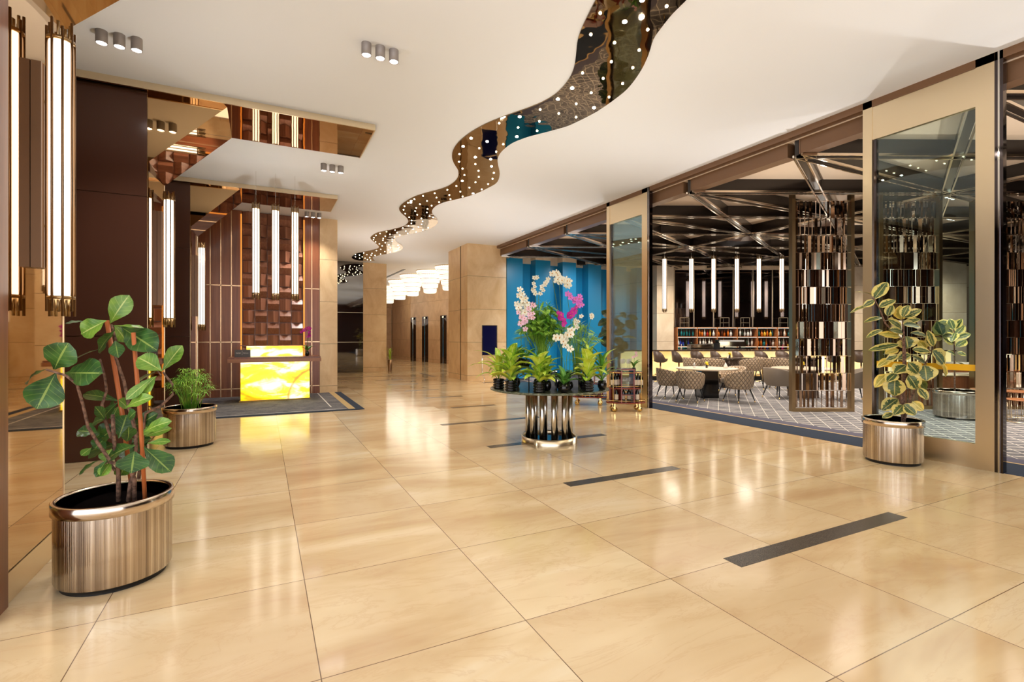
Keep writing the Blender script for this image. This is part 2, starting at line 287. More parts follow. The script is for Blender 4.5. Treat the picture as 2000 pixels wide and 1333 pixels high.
# ---------------------------------------------------------------- mesh helpers
class MB:
    def __init__(s): s.v = []; s.f = []; s.sm = []; s.uv = None
    def add(s, vs, fs, smooth=False):
        b = len(s.v); s.v += [tuple(v) for v in vs]; s.f += [tuple(b + i for i in f) for f in fs]; s.sm += [smooth] * len(fs); return s
    def box(s, x0, x1, y0, y1, z0, z1):
        return s.add([(x0, y0, z0), (x1, y0, z0), (x1, y1, z0), (x0, y1, z0), (x0, y0, z1), (x1, y0, z1), (x1, y1, z1), (x0, y1, z1)],
                     [(0, 3, 2, 1), (4, 5, 6, 7), (0, 1, 5, 4), (1, 2, 6, 5), (2, 3, 7, 6), (3, 0, 4, 7)])
    def obox(s, c, size, rz=0.0, ry=0.0):
        M = Matrix.Translation(c) @ Matrix.Rotation(rz, 4, 'Z') @ Matrix.Rotation(ry, 4, 'Y'); a, b, h = (k / 2 for k in size)
        vs = [M @ Vector(q) for q in [(-a, -b, -h), (a, -b, -h), (a, b, -h), (-a, b, -h), (-a, -b, h), (a, -b, h), (a, b, h), (-a, b, h)]]
        return s.add(vs, [(0, 3, 2, 1), (4, 5, 6, 7), (0, 1, 5, 4), (1, 2, 6, 5), (2, 3, 7, 6), (3, 0, 4, 7)])
    def beam(s, p, q, w, z0, z1):            # horizontal bar between two ground points
        dx, dy = q[0] - p[0], q[1] - p[1]; L = math.hypot(dx, dy); nx, ny = -dy / L * w / 2, dx / L * w / 2
        P = [(p[0] + nx, p[1] + ny), (p[0] - nx, p[1] - ny), (q[0] - nx, q[1] - ny), (q[0] + nx, q[1] + ny)]
        return s.prism(P, z0, z1)
    def prism(s, P, z0, z1, smooth=False):
        n = len(P); vs = [(x, y, z0) for x, y in P] + [(x, y, z1) for x, y in P]
        s.add(vs, [tuple(range(n - 1, -1, -1)), tuple(range(n, 2 * n))]); b = len(s.v) - 2 * n
        s.f += [(b + i, b + (i + 1) % n, b + n + (i + 1) % n, b + n + i) for i in range(n)]; s.sm += [smooth] * n; return s
    def lathe(s, prof, c=(0, 0, 0), n=24, cap=True, sx=1.0, sy=1.0):
        vs = []; fs = []
        for r, z in prof:
            for i in range(n): a = 2 * math.pi * i / n; vs.append((c[0] + r * math.cos(a) * sx, c[1] + r * math.sin(a) * sy, c[2] + z))
        for k in range(len(prof) - 1):
            for i in range(n): j = (i + 1) % n; fs.append((k * n + i, k * n + j, (k + 1) * n + j, (k + 1) * n + i))
        s.add(vs, fs, True); b = len(s.v) - len(vs)
        if cap:
            if prof[0][0] > 1e-4: s.f.append(tuple(b + i for i in range(n - 1, -1, -1))); s.sm.append(False)
            if prof[-1][0] > 1e-4: s.f.append(tuple(b + (len(prof) - 1) * n + i for i in range(n))); s.sm.append(False)
        return s
    def tube(s, pts, rad, n=6):
        pts = [Vector(p) for p in pts]; k = len(pts); rad = rad if isinstance(rad, (list, tuple)) else [rad] * k
        vs = []; up = Vector((0.13, 0.31, 0.94))
        for i, p in enumerate(pts):
            t = (pts[min(i + 1, k - 1)] - pts[max(i - 1, 0)]).normalized()
            a = t.cross(up)
            if a.length < 0.05: a = t.cross(Vector((1, 0, 0)))
            a.normalize(); b = t.cross(a)
            for j in range(n): w = 2 * math.pi * j / n; vs.append(p + (a * math.cos(w) + b * math.sin(w)) * rad[i])
        fs = [(i * n + j, i * n + (j + 1) % n, (i + 1) * n + (j + 1) % n, (i + 1) * n + j) for i in range(k - 1) for j in range(n)]
        fs += [tuple(range(n - 1, -1, -1)), tuple((k - 1) * n + j for j in range(n))]
        return s.add(vs, fs, True)
    def ball(s, c, r, n=8, m=5, sz=1.0):
        return s.lathe([(max(1e-5, r * math.sin(math.pi * i / m)), -r * sz * math.cos(math.pi * i / m)) for i in range(m + 1)], c, n, False)
    def leaf(s, base, tip, width, up=(0, 0, 1), droop=0.15, fold=0.15, shape='oval', seg=8):
        """a blade with a folded midrib, curved between base and tip; stores leaf coordinates"""
        if s.uv is None: s.uv = {}
        A, B = Vector(base), Vector(tip); D = B - A; L = D.length
        if L < 1e-6: return s
        t = D / L; side = t.cross(Vector(up))
        if side.length < 0.05: side = t.cross(Vector((1, 0.3, 0)))
        side.normalize(); nor = side.cross(t).normalized(); vs = []; uv = []
        for i in range(seg + 1):
            u = i / seg
            if shape == 'fiddle': w = (math.sin(math.pi * min(1, u ** 1.35)) ** 0.75) * (0.55 + 0.45 * u) * 1.1
            elif shape == 'lance': w = math.sin(math.pi * u ** 0.75) ** 0.9
            elif shape == 'strap': w = min(1, 3.2 * (u + 0.1)) * (1 - u ** 3.5)
            else: w = math.sin(math.pi * u ** 0.9) ** 0.7
            w = max(w, 0.03) * width / 2
            c = A + t * (L * u) + nor * (L * droop * 4 * u * (1 - u)) * 0.6
            rip = 0.04 * width * math.sin(u * 17 + L * 40)
            for k_ in (-1, -0.5, 0, 0.5, 1):
                vs.append(c + side * (w * k_) + nor * (abs(k_) * w * fold * 2 + (rip if abs(k_) == 1 else 0))); uv.append((u, k_))
        b = len(s.v); fs = [(i * 5 + j, i * 5 + j + 1, (i + 1) * 5 + j + 1, (i + 1) * 5 + j) for i in range(seg) for j in range(4)]
        s.add(vs, fs, True)
        for i, q in enumerate(uv): s.uv[b + i] = q
        return s
def obj(name, mb, m, parent=None, loc=None, rz=0.0):
    me = bpy.data.meshes.new(name); me.from_pydata(mb.v, [], mb.f); me.polygons.foreach_set('use_smooth', mb.sm); me.materials.append(m)
    if mb.uv is not None:
        ul = me.uv_layers.new(name='leaf')
        for lp in me.loops: ul.data[lp.index].uv = mb.uv.get(lp.vertex_index, (0, 0))
    me.update(); o = bpy.data.objects.new(name, me); COL.objects.link(o)
    if parent: o.parent = parent
    if loc: o.location = loc
    if rz: o.rotation_euler.z = rz
    return o
def tag(o, label, cat, group=None, kind=None):
    o['label'] = label; o['category'] = cat
    if group: o['group'] = group
    if kind: o['kind'] = kind
    return o
def thing(name, label, cat, loc=(0, 0, 0), rz=0.0, group=None):
    o = bpy.data.objects.new(name, None); COL.objects.link(o); o.location = loc; o.rotation_euler.z = rz; o.empty_display_size = 0.1
    return tag(o, label, cat, group)
def struct(name, mb, m, parent=None):
    o = obj(name, mb, m, parent)
    if not parent: o['kind'] = 'structure'
    return o
def dup(root, loc=None, rz=None, label=None, group=None):
    r = root.copy(); COL.objects.link(r)
    if loc is not None: r.location = loc
    if rz is not None: r.rotation_euler.z = rz
    if label: r['label'] = label
    if group: r['group'] = group
    for ch in list(root.children):
        c = ch.copy(); COL.objects.link(c); c.parent = r
        for gch in list(ch.children): d = gch.copy(); COL.objects.link(d); d.parent = c
    return r
B = lambda *a: MB().box(*a)
# ---------------------------------------------------------------- the setting
RX = 7.03                                    # plane of the restaurant front
struct('floor', B(-4.2, RX, -7, 35.5, -0.1, 0), FLOOR)
c = MB().box(-4.2, RX, -7, 35.5, CEIL, CEIL + 0.2)
struct('ceiling', c, CEILM)
struct('wall_left', B(-4.3, -4.2, 3.4, 35.5, 0, CEIL), DARKPANEL)
# granite strips set flush in the floor
for x0, x1, y in [(2.69, 4.62, 2.16), (2.66, 4.10, 4.06), (2.65, 4.52, 5.93), (2.62, 4.46, 7.78), (3.44, 4.42, 9.58), (3.42, 4.36, 11.38), (3.38, 4.32, 13.10), (3.38, 4.28, 15.0), (3.32, 4.24, 16.66), (3.3, 4.2, 18.4)]:
    struct('trim_1', B(x0, x1, y, y + 0.14, -0.02, 0.0015), GRANITE)
struct('trim_2', B(5.5, 5.64, 17.4, 19.3, -0.02, 0.0015), GRANITE)

# restaurant shell
FX1, FY0 = 27.0, -7.0
struct('floor_restaurant', MB().box(RX, FX1, FY0, 15.9, -0.1, 0).box(11.2, FX1, 15.9, 24, -0.1, 0), CARPET)
struct('floor_lift_lobby', B(RX, 11.2, 15.9, 36, -0.1, 0), FLOOR)
struct('ceiling_lift_lobby', B(RX, 11.2, 15.9, 36, CEIL, CEIL + 0.1), CEILM)
struct('wall_restaurant_rear', B(RX, FX1, FY0 - 0.2, FY0, 0, 4.6), DARKPANEL)
struct('wall_restaurant_side', B(FX1, FX1 + 0.2, FY0, 24, 0, 4.6), DARKPANEL)
struct('wall_rear', B(4.2, RX, FY0 - 0.2, FY0, 0, CEIL), DARKPANEL)
struct('trim_3', B(RX, 7.66, FY0, 15.3, -0.01, 0.004), BORDER)
struct('trim_4', B(7.66, 7.70, FY0, 15.3, -0.01, 0.005), RUGG)
struct('trim_5', B(7.70, 7.98, FY0, 15.3, -0.01, 0.0045), BORDER2)
RC = 4.385
struct('ceiling_restaurant', MB().box(RX + 0.09, FX1, FY0, 15.9, RC, RC + 0.2).box(11.2, FX1, 15.9, 24, RC, RC + 0.2), COFFER)
# trim and fascia over the opening
struct('trim_6', B(RX - 0.03, RX + 0.09, FY0, 15.15, 4.40, CEIL + 0.01), FASCIA)
n0, dn = 2.65, 2.1
def lattice_beam(p, q):
    mb = MB().beam(p, q, 0.10, 4.16, RC + 0.01)
    struct('trim_7', mb, BEAMM)
    L = math.hypot(q[0] - p[0], q[1] - p[1]); nx, ny = -(q[1] - p[1]) / L * 0.07, (q[0] - p[0]) / L * 0.07
    r = MB()
    for s_ in (-1, 1): r.beam((p[0] + nx * s_, p[1] + ny * s_), (q[0] + nx * s_, q[1] + ny * s_), 0.022, 4.13, 4.165)
    struct('trim_8', r, RAILM)
import itertools
X0 = RX + 0.12; XE = 24.0; PX = 4.35
for k in range(-4, 11):                      # rows of beams running away from the lobby
    y = n0 + dn * k
    if y < 15.2: lattice_beam((X0, y), (XE if y < 12 else 15.5, y))
def clipx(a, b):                              # clip a beam to the room
    (x0, y0), (x1, y1) = a, b; t0, t1 = 0.0, 1.0
    for lo, hi, c0, c1 in ((X0, XE, x0, x1), (-5.0, 15.7, y0, y1)):
        dl = c1 - c0
        ta, tb = sorted(((lo - c0) / dl, (hi - c0) / dl)); t0 = max(t0, ta); t1 = min(t1, tb)
    if t1 - t0 < 0.02: return None
    return (x0 + (x1 - x0) * t0, y0 + (y1 - y0) * t0), (x0 + (x1 - x0) * t1, y0 + (y1 - y0) * t1)
sl = dn / PX
for k in range(-12, 18):
    for sg in (1, -1):
        y = n0 + dn * k
        q = clipx((X0, y), (XE, y + sg * sl * (XE - X0)))
        if q: lattice_beam(*q)
for i in range(1, 4): lattice_beam((X0 + PX * i, -5), (X0 + PX * i, 15.7))
for k in range(-4, 7):                        # notched fascia between the nodes
    y = n0 + dn * k
    if y + dn < 15.3:
        struct('trim_9', B(RX + 0.10, RX + 0.30, y + 0.16, y + dn - 0.02, 4.17, 4.41), FASCIA)
# dark triangular coffers between the beams
tri = MB()
for k in range(-6, 10):
    for i in range(1, 4):
        x = X0 + PX * i; y = n0 + dn * k
        if y + dn > 15.8: continue
        P = [(x + 0.3, y + 0.25), (x + PX / 2 - 0.1, y + dn / 2), (x + 0.3, y + dn - 0.25)]
        a = [(P[0][0], P[0][1], RC - 0.005), (P[1][0], P[1][1], RC - 0.005), (P[2][0], P[2][1], RC - 0.005), ((x + 0.9), y + dn / 2, RC - 0.17)]
        tri.add(a, [(0, 3, 1), (1, 3, 2), (2, 3, 0)])
struct('trim_10', tri, mat('chocolate coffer panel', (74, 50, 38), 0.3, 0.2))

# bar end of the restaurant, square to the line of sight down the room
def rprism(r0, r1, d0, d1): return [rd(r0, d0)[:2], rd(r1, d0)[:2], rd(r1, d1)[:2], rd(r0, d1)[:2]]
WD = 20.0
struct('wall_back', MB().prism(rprism(3.9, 24, WD + 0.02, WD + 0.3), 0, RC), PALE)
struct('wall_column', MB().prism(rprism((1283 - 1000) / F * 19.3, (1316 - 1000) / F * 19.3, 19.3, WD), 0, RC), PALE)
struct('wall_pier', MB().prism(rprism((1838 - 1000) / F * 18.6, (1888 - 1000) / F * 18.6, 18.6, WD), 0, RC), PALE)
struct('wall_side', MB().prism(rprism((1664 - 1000) / F * 19.3, (1700 - 1000) / F * 19.3, 19.3, WD), 0, RC), PALE)
# blue pleated wall
struct('wall_far', B(RX, 13.4, 15.75, 16.0, 0, RC), BLUE)
for i, (a, b) in enumerate([(990, 1021), (1046, 1075), (1099, 1125), (1149, 1174), (1201, 1223), (1243, 1262)]):
    x0, x1 = on_y(a, 15.35), on_y(b, 15.35)
    struct('wall_pilaster', B(x0, x1, 15.35, 15.76, 0, 4.16), BLUE)
    struct('trim_11', B(x0 - 0.01, x1 + 0.01, 15.34, 15.76, 4.16, 4.38), PALE)
struct('trim_12', B(RX, 13.4, 15.70, 15.76, 4.05, RC), PALE)

# ---- mirror pillars on the left, with knee brackets and ceiling bands
def seamed_panel(x0, x1, y, z1, parent):
    for a, b in ((0.0, 1.45), (1.455, 3.14), (3.145, z1)):
        for u0, u1 in ((x0, x0 + (x1 - x0) * 0.36), (x0 + (x1 - x0) * 0.36 + 0.005, x0 + (x1 - x0) * 0.7), (x0 + (x1 - x0) * 0.7 + 0.005, x1)):
            obj('panel', B(u0, u1, y - 0.02, y, a + 0.004, b), DARKPANEL, parent)
PILN = ['nearest mirror clad pillar with brass plinth behind the fiddle leaf fig', 'brown panelled pillar behind the fiddle leaf fig, second from camera', 'farthest brown and mirror pillar, beside the reception desk']
for i, Y in enumerate((3.40, 7.40, 11.40)):
    X = -1.24; Y1 = Y + 1.11
    t = thing('mirror_pillar', PILN[i], 'pillar', (0, 0, 0))
    core = obj('core', B(-4.2, X - 0.012, Y, Y1, 0, CEIL), FASCIA, t)
    seamed_panel(-4.2, X - 0.012, Y, CEIL - 0.1, t)
    obj('mirror', B(X - 0.012, X, Y + 0.21 if i == 0 else Y, Y1 - 0.012, 0.17, CEIL), BRONZE_MIRROR, t)
    obj('edge_strip', B(X - 0.012, X + 0.004, Y1 - 0.012, Y1, 0, CEIL), GOLD, t)
    obj('plinth', B(X - 0.012, X + 0.006, Y, Y1 - 0.012, 0, 0.165), GOLD, t)
    if i == 0: obj('wood_strip', B(X - 0.012, X + 0.02, Y, Y + 0.2, 0, CEIL), WALNUT, t)
    br = MB(); P = [(X, 3.58), (X, 4.41), (X + 0.83, 4.41)]
    yb = Y1 + 0.0
    br.add([(P[0][0], Y, P[0][1]), (P[1][0], Y, P[1][1]), (P[2][0], Y, P[2][1]), (P[0][0], yb, P[0][1]), (P[1][0], yb, P[1][1]), (P[2][0], yb, P[2][1])], [(0, 2, 1), (3, 4, 5), (0, 3, 5, 2), (0, 1, 4, 3), (1, 2, 5, 4)])
    obj('knee_bracket', br, BRONZE_MIRROR, t)
    if i == 0: continue
    s_ = thing('ceiling_mirror_band', ['', 'near brown mirror ceiling band reflecting three lanterns', 'far brown mirror ceiling band above the three pendant lanterns'][i], 'ceiling panel')
    obj('mirror_soffit', B(-4.2, 1.43, Y - 0.11, Y1, 4.41, CEIL), SOFFITM, s_)
    obj('brass_edge', B(-4.2, 1.445, Y - 0.13, Y - 0.11, 4.405, CEIL), GOLD, s_)
    obj('brass_edge', B(1.43, 1.445, Y - 0.11, Y1, 4.405, CEIL), GOLD, s_)

# ---- reception wall
RY = 13.65
xa, xb, xc, xd_ = on_y(452, RY), on_y(473, RY), on_y(592, RY), 1.31
wl = struct('wall_reception', B(-4.2, xd_, RY + 0.12, RY + 0.3, 0, CEIL), WALNUT)
XL = -2.1
edges = [XL] + [on_y(p, RY) for p in (410.6, 431.2, 452)]
ZS = [0.0, 0.2, 1.32, 2.67, CEIL]
for xs in ([edges[0], edges[1]], [edges[1], edges[2]], [edges[2], edges[3]], [edges[3], xb], [xc, on_y(609, RY)], [on_y(609, RY), xd_]):
    for z0, z1 in zip(ZS, ZS[1:]):
        struct('wall_panel', B(xs[0] + 0.006, xs[1] - 0.006, RY, RY + 0.12, z0 + 0.008, z1 - 0.008), WALNUT)
gl = MB()
for x in edges[1:] + [on_y(609, RY)]: gl.box(x - 0.01, x + 0.01, RY - 0.004, RY + 0.1, 0, CEIL)
for z in ZS[1:-1]: gl.box(XL, xb, RY - 0.004, RY + 0.1, z - 0.011, z + 0.011); gl.box(xc, xd_, RY - 0.004, RY + 0.1, z - 0.011, z + 0.011)
struct('trim_13', gl, GOLDLINE)
struct('trim_14', B(xb - 0.035, xb - 0.005, RY - 0.03, RY - 0.005, 0.3, 4.4), COVE)
struct('trim_15', B(xc + 0.005, xc + 0.035, RY - 0.03, RY - 0.005, 0.3, 4.4), COVE)
# carved relief: alternating ridged blocks
nc, nr = 5, 15; cw = (xc - xb) / nc; ch = CEIL / nr
relief = thing('carved_wall_relief', 'carved dark wood basket weave relief behind the reception desk', 'wall relief', (0, 0, 0))
for i in range(nc):
    rb = MB()
    for j in range(nr):
        x0, x1, z0, z1 = xb + cw * i + 0.008, xb + cw * (i + 1) - 0.008, ch * j + 0.008, ch * (j + 1) - 0.008; y0, y1 = RY + 0.10, RY - 0.03
        if (i + j) % 2:
            zm = z0 + (z1 - z0) * 0.55; v = [(x0, y0, z0), (x1, y0, z0), (x1, y1, zm), (x0, y1, zm), (x1, y0 - 0.03, z1), (x0, y0 - 0.03, z1), (x0, y0 + 0.02, z0), (x0, y0 + 0.02, z1), (x1, y0 + 0.02, z0), (x1, y0 + 0.02, z1)]
            rb.add(v, [(0, 1, 2, 3), (3, 2, 4, 5), (0, 3, 5, 7, 6), (1, 8, 9, 4, 2), (5, 4, 9, 7)])
        else:
            xm = x0 + (x1 - x0) * 0.5; v = [(x0, y0 - 0.02, z0), (xm, y1, z0), (xm, y1, z1), (x0, y0 - 0.02, z1), (x1, y0, z0), (x1, y0, z1), (x0, y0 + .02, z0), (x0, y0 + .02, z1)]
            rb.add(v, [(0, 1, 2, 3), (1, 4, 5, 2), (0, 4, 1), (3, 2, 5), (6, 0, 3, 7)])
    obj('relief_column', rb, CARVE, relief)
# stone pier beside reception, column, big right pillar
struct('wall_pier', B(1.31, 1.74, RY, 15.0, 0, CEIL), STONE)
struct('wall_column', B(3.68, 4.63, 21.0, 22.1, 0, CEIL), STONE)
pb = MB().box(5.95, RX, 15.15, 17.0, 0, CEIL); struct('wall_pillar', pb, STONE)
struct('trim_16', B(5.94, 5.952, 15.75, 15.80, 0, CEIL), mat('dark joint', (96, 72, 46), 0.7))
struct('wall_pillar', B(RX, 7.35, 15.15, 15.75, 0, RC), STONE)
struct('wall_mirror', B(0.6, 3.68, 21.0, 21.1, 0, CEIL), GREYMIRROR)
struct('trim_17', B(0.6, 3.68, 20.985, 21.0, 2.42, 2.435), GOLD)
struct('trim_17', B(0.6, 3.68, 20.985, 21.0, 1.22, 1.235), GOLD)
struct('wall_left_hall', B(1.5, 1.74, 15.0, 21.0, 0, CEIL), STONE)

# ---- lift lobby at the far end
def wallseg(p, q, z0, z1, m, name='wall_lift', w=0.2): return struct(name, MB().beam(p, q, w, z0, z1), m)
A0, A1 = (9.75, 21.6), (8.10, 29.6)
dxl, dyl = A1[0] - A0[0], A1[1] - A0[1]
def onA(t): return (A0[0] + dxl * t, A0[1] + dyl * t)
def tA(px):                                   # parameter along the lift wall of a sight line
    lo, hi = 0, 1.2
    for _ in range(40):
        m_ = (lo + hi) / 2; x, y = onA(m_); r, d = x * CS - y * SN, x * SN + y * CS
        if 1000 + F * r / d > px: lo = m_
        else: hi = m_
    return lo
DZ = 2.6
cuts = [(865, 877), (829, 841), (806.5, 817)]
t_prev = -0.3
wi = MB()
for a, b in cuts:
    tb, ta = tA(b), tA(a)
    wi.beam(onA(t_prev), onA(tb), 0.3, 0, DZ); t_prev = ta
wi.beam(onA(t_prev), onA(1.0), 0.3, 0, DZ); wi.beam(onA(-0.3), onA(1.0), 0.3, DZ, CEIL)
struct('wall_lift', wi, ELEV)
for k, (a, b) in enumerate(cuts):
    p, q = onA(tA(b)), onA(tA(a)); n = (-0.13, -0.025)
    dd = struct('door_%d' % (k + 3), MB().beam((p[0] + n[0], p[1] + n[1]), (q[0] + n[0], q[1] + n[1]), 0.06, 0, DZ), BLACKMET)
    mx_, my_ = (p[0] + q[0]) / 2, (p[1] + q[1]) / 2
    obj('door_joint', MB().beam((mx_ - .165, my_ - .03), (mx_ - .16, my_ - .0), 0.05, 0, DZ), CHROME, dd)
    lx, ly = onA((tA(a) + tA(b)) / 2); sg = thing('lift_indicator', ['lit floor indicator over the nearest lift door', 'lit floor indicator over the middle lift door', 'lit floor indicator over the farthest lift door'][k], 'sign', (lx - 0.1, ly, DZ - 0.08))
    obj('housing', MB().box(-0.08, -0.05, -0.2, 0.2, -0.06, 0.06), BLACK, sg)
    obj('digits', MB().box(-0.085, -0.08, -0.13, -0.05, -0.04, 0.04).box(-0.085, -0.08, 0.02, 0.1, -0.04, 0.04), SHADEE, sg)
struct('wall_post', B(8.0, 8.35, 29.6, 34.6, 0, CEIL), ELEV)
x0, x1, x2, x3 = on_y(744, 34.6), on_y(765, 34.6), on_y(793, 34.6), on_y(812, 34.6)
struct('wall_end', MB().box(3.0, x1, 34.6, 34.8, 0, CEIL).box(x2, x3 + 2, 34.6, 34.8, 0, CEIL).box(x1, x2, 34.6, 34.8, 3.3, CEIL), ELEV)
struct('door_1', B(x1, x2, 34.9, 35.0, 0, 3.3), BLACKMET)
struct('trim_18', MB().box(x1, x1 + 0.08, 34.55, 34.62, 0, 3.3).box(x2 - 0.08, x2, 34.55, 34.62, 0, 3.3), BLACK)
struct('wall_hall', B(3.2, 3.68, 22.1, 34.6, 0, CEIL), ELEV)
struct('trim_19', MB().beam(at(750, 26)[:2], at(790, 22.5)[:2], 0.12, CEIL - 0.012, CEIL + 0.01), BLACK)

# ---- tall swinging glass doors in champagne frames
def glass_door(idx, y0, y1, band):
    t = bpy.data.objects.new('door_%d' % idx, None); COL.objects.link(t); t['kind'] = 'structure'
    X = RX
    fw = 0.14
    obj('stile', B(X - 0.03, X + 0.05, y0, y0 + fw + 0.02, 0, CEIL), GOLD, t)
    obj('stile', B(X - 0.03, X + 0.05, y1 - 0.11, y1, 0, CEIL), GOLD, t)
    obj('top_rail', B(X - 0.02, X + 0.04, y0 + fw + 0.02, y1 - 0.11, 3.98, CEIL), GOLD, t)
    obj('bottom_rail', B(X - 0.02, X + 0.04, y0 + fw + 0.02, y1 - 0.11, 0, 0.27), GOLD, t)
    obj('glass_pane', B(X + 0.004, X + 0.016, y0 + fw + 0.02, y1 - 0.11, 0.27, 3.98), PANE, t)
    obj('mirror_edge', B(X - 0.03, X + 0.05, y0 - 0.07, y0 - 0.001, 0, CEIL), BLACKMET, t)
    obj('edge_bead', B(X - 0.04, X - 0.03, y0 - 0.045, y0 - 0.03, 0, CEIL), CHROME, t)
    obj('inner_edge', B(X - 0.005, X + 0.045, y1 - 0.15, y1 - 0.112, 0.27, 3.98), BLACKMET, t)
    if band: obj('yellow_band', B(X - 0.001, X + 0.003, y0 + fw + 0.02, y1 - 0.15, 1.07, 1.14), mat('yellow safety film', (222, 168, 20), 0.4), t)
    return t
glass_door(10, 2.47, 3.78, True)
glass_door(11, 7.86, 9.2, False)
# ---------------------------------------------------------------- ceiling ribbon of dark mirror with star lights
LEFT = [(1225, -110), (1196, -55), (1164, 0), (1148, 31), (1135.4, 57.6), (1128, 81), (1125, 108), (1121, 133), (1110, 157), (1090.4, 180), (1067, 196), (1036, 210), (990, 226), (950, 242), (918, 260), (896, 278), (885, 294), (883, 308), (887, 320), (895, 334), (894, 348), (882, 360), (863.4, 369), (833, 377), (809, 385), (789.6, 396), (779.7, 406.6), (784, 416.5), (795, 426.4), (797, 435.4), (786, 443.5), (761, 450), (737.4, 455), (724.8, 462.4), (724.8, 467.8), (732, 474), (740, 482), (735.6, 486.7), (714, 492), (696, 495.7), (687, 503), (692.4, 507.4), (703, 509.7)]
RIGHT = [(1440, -110), (1388, -55), (1340.7, 0), (1313.7, 27), (1292, 54), (1276, 77.4), (1267, 106), (1252.5, 137), (1231, 167.5), (1207.5, 189), (1166, 218), (1128, 237.7), (1104, 248), (1060, 260), (1030, 268), (1000, 280), (980, 296), (972, 310), (973, 324), (976, 340), (971, 356), (956, 366), (926, 380), (896, 388.6), (872, 394), (854, 401), (844.5, 410), (845, 419), (853.5, 428), (854, 437), (840, 447), (813, 455), (784, 460.6), (773, 467), (775, 473), (785, 480), (786, 486.7), (771.6, 493), (746, 498), (729, 502), (729, 506.5), (732, 509.7)]
ZR = CEIL - 0.012
def onc(p): return on_floor(p[0], p[1], ZR)[:2] if False else at(p[0], F * (ZR - EYE) / (HOR - p[1]))[:2]
def smooth(P, n=3):
    out = []
    for i in range(len(P) - 1):
        p0, p1, p2, p3_ = P[max(i - 1, 0)], P[i], P[i + 1], P[min(i + 2, len(P) - 1)]
        for k in range(n):
            t = k / n
            out.append(tuple(0.5 * ((2 * p1[j]) + (-p0[j] + p2[j]) * t + (2 * p0[j] - 5 * p1[j] + 4 * p2[j] - p3_[j]) * t * t + (-p0[j] + 3 * p1[j] - 3 * p2[j] + p3_[j]) * t ** 3) for j in (0, 1)))
    return out + [P[-1]]
Lw, Rw = smooth([onc(p) for p in LEFT]), smooth([onc(p) for p in RIGHT])
poly = Lw + Rw[::-1]
ribbon = thing('ceiling_mirror_ribbon', 'winding dark mirror ribbon set in the white ceiling, dotted with small lights', 'ceiling light', (0, 0, 0))
obj('mirror_strip', MB().prism(poly, ZR, CEIL + 0.05), RIBBONM, ribbon)
STZ3 = [(735, 140, 0), (1000, 235, 1), (1455, 65, 0), (1190, 0, 1), (1250, 320, 0), (633, 372, 0), (890, 462, 0), (1158, 542, 0), (855, 668, 0), (1088, 733, 0), (543, 790, 0), (767, 850, 0), (978, 905, 0), (430, 955, 1), (637, 1005, 0), (830, 1052, 0), (275, 1075, 1), (475, 1125, 0), (667, 1168, 1), (83, 1187, 0), (285, 1230, 0), (473, 1270, 0), (75, 1315, 0)]
STZ2 = [(300, 650, 1), (457, 682, 1), (380, 747, 0), (223, 730, 1), (545, 782, 0), (342, 835, 1), (492, 855, 1), (187, 805, 0), (183, 880, 0), (342, 903, 0), (500, 925, 1), (217, 947, 0), (373, 968, 0), (523, 988, 0), (235, 1010, 0), (376, 1028, 0), (215, 1068, 1), (510, 1047, 0), (343, 1080, 0), (467, 1098, 0), (157, 1117, 0), (283, 1133, 0), (405, 1150, 0), (195, 1173, 0), (320, 1190, 1), (68, 1155, 0), (88, 1205, 0), (218, 1220, 0), (98, 1245, 0), (575, 503, 0), (775, 440, 1), (760, 545, 0), (748, 635, 1), (615, 708, 0), (945, 577, 0)]
STZ1 = [(1050, 208), (923, 238), (1070, 257), (830, 272), (967, 292), (760, 312), (890, 327), (1098, 305), (1017, 343), (723, 350), (850, 368), (972, 380), (712, 388), (838, 403), (965, 418), (730, 430), (860, 444), (995, 457), (773, 470), (1033, 470), (905, 483), (800, 505), (918, 513), (797, 535), (908, 547), (767, 565), (873, 575), (980, 583), (705, 587), (817, 598), (922, 607), (620, 610), (737, 620), (850, 630), (528, 627), (642, 637), (757, 645), (457, 647), (565, 655), (672, 663), (413, 667), (513, 677), (613, 685), (390, 692), (490, 700), (588, 708), (387, 713), (488, 720), (588, 730), (408, 737), (513, 747), (450, 758), (480, 780), (553, 770), (653, 775), (570, 800), (665, 797), (465, 817), (550, 825), (655, 815), (418, 833), (635, 830), (510, 843), (568, 848), (370, 862), (463, 870), (315, 877), (403, 885), (360, 880), (280, 857), (190, 875), (235, 880), (265, 900), (190, 900), (345, 908), (295, 915), (235, 915), (320, 930), (355, 935)]
stars = [(1040 + x / 5.553, y / 5.553, b) for x, y, b in STZ3] + [(860 + x / 5, 140 + y / 5, b) for x, y, b in STZ2] + [(660 + x / 5.556, 340 + y / 5.556, 0) for x, y in STZ1]  # some of these dots are mirror reflections, modelled as lights too
stars += [(1215, -30, 0), (1290, -45, 0), (1340, -60, 0)]
def star_mb(r): return MB().lathe([(r, 0), (r, -0.006), (r * 0.7, -0.011), (1e-4, -0.013)], (0, 0, 0), 10, False)
protoA = None; rest = MB(); kst = 0; smalls = {}
for px, py, b in stars:
    x, y = onc((px, py)); d = math.hypot(x, y)
    r = 0.022 if b else 0.014
    if kst < 99:
        if b not in smalls:
            o = obj('star_light_or_reflection', star_mb(r), LEDW if b else LEDE, ribbon, (x, y, ZR)); smalls[b] = o
        else:
            o = smalls[b].copy(); COL.objects.link(o); o.location = (x, y, ZR)
    else:
        rest.lathe([(r, ZR), (r, ZR - 0.006), (r * 0.7, ZR - 0.011), (1e-4, ZR - 0.013)], (x, y, 0), 8, False)
    kst += 1
o = obj('small_stars_and_reflections', rest, LEDE, ribbon); o['kind'] = 'stuff'
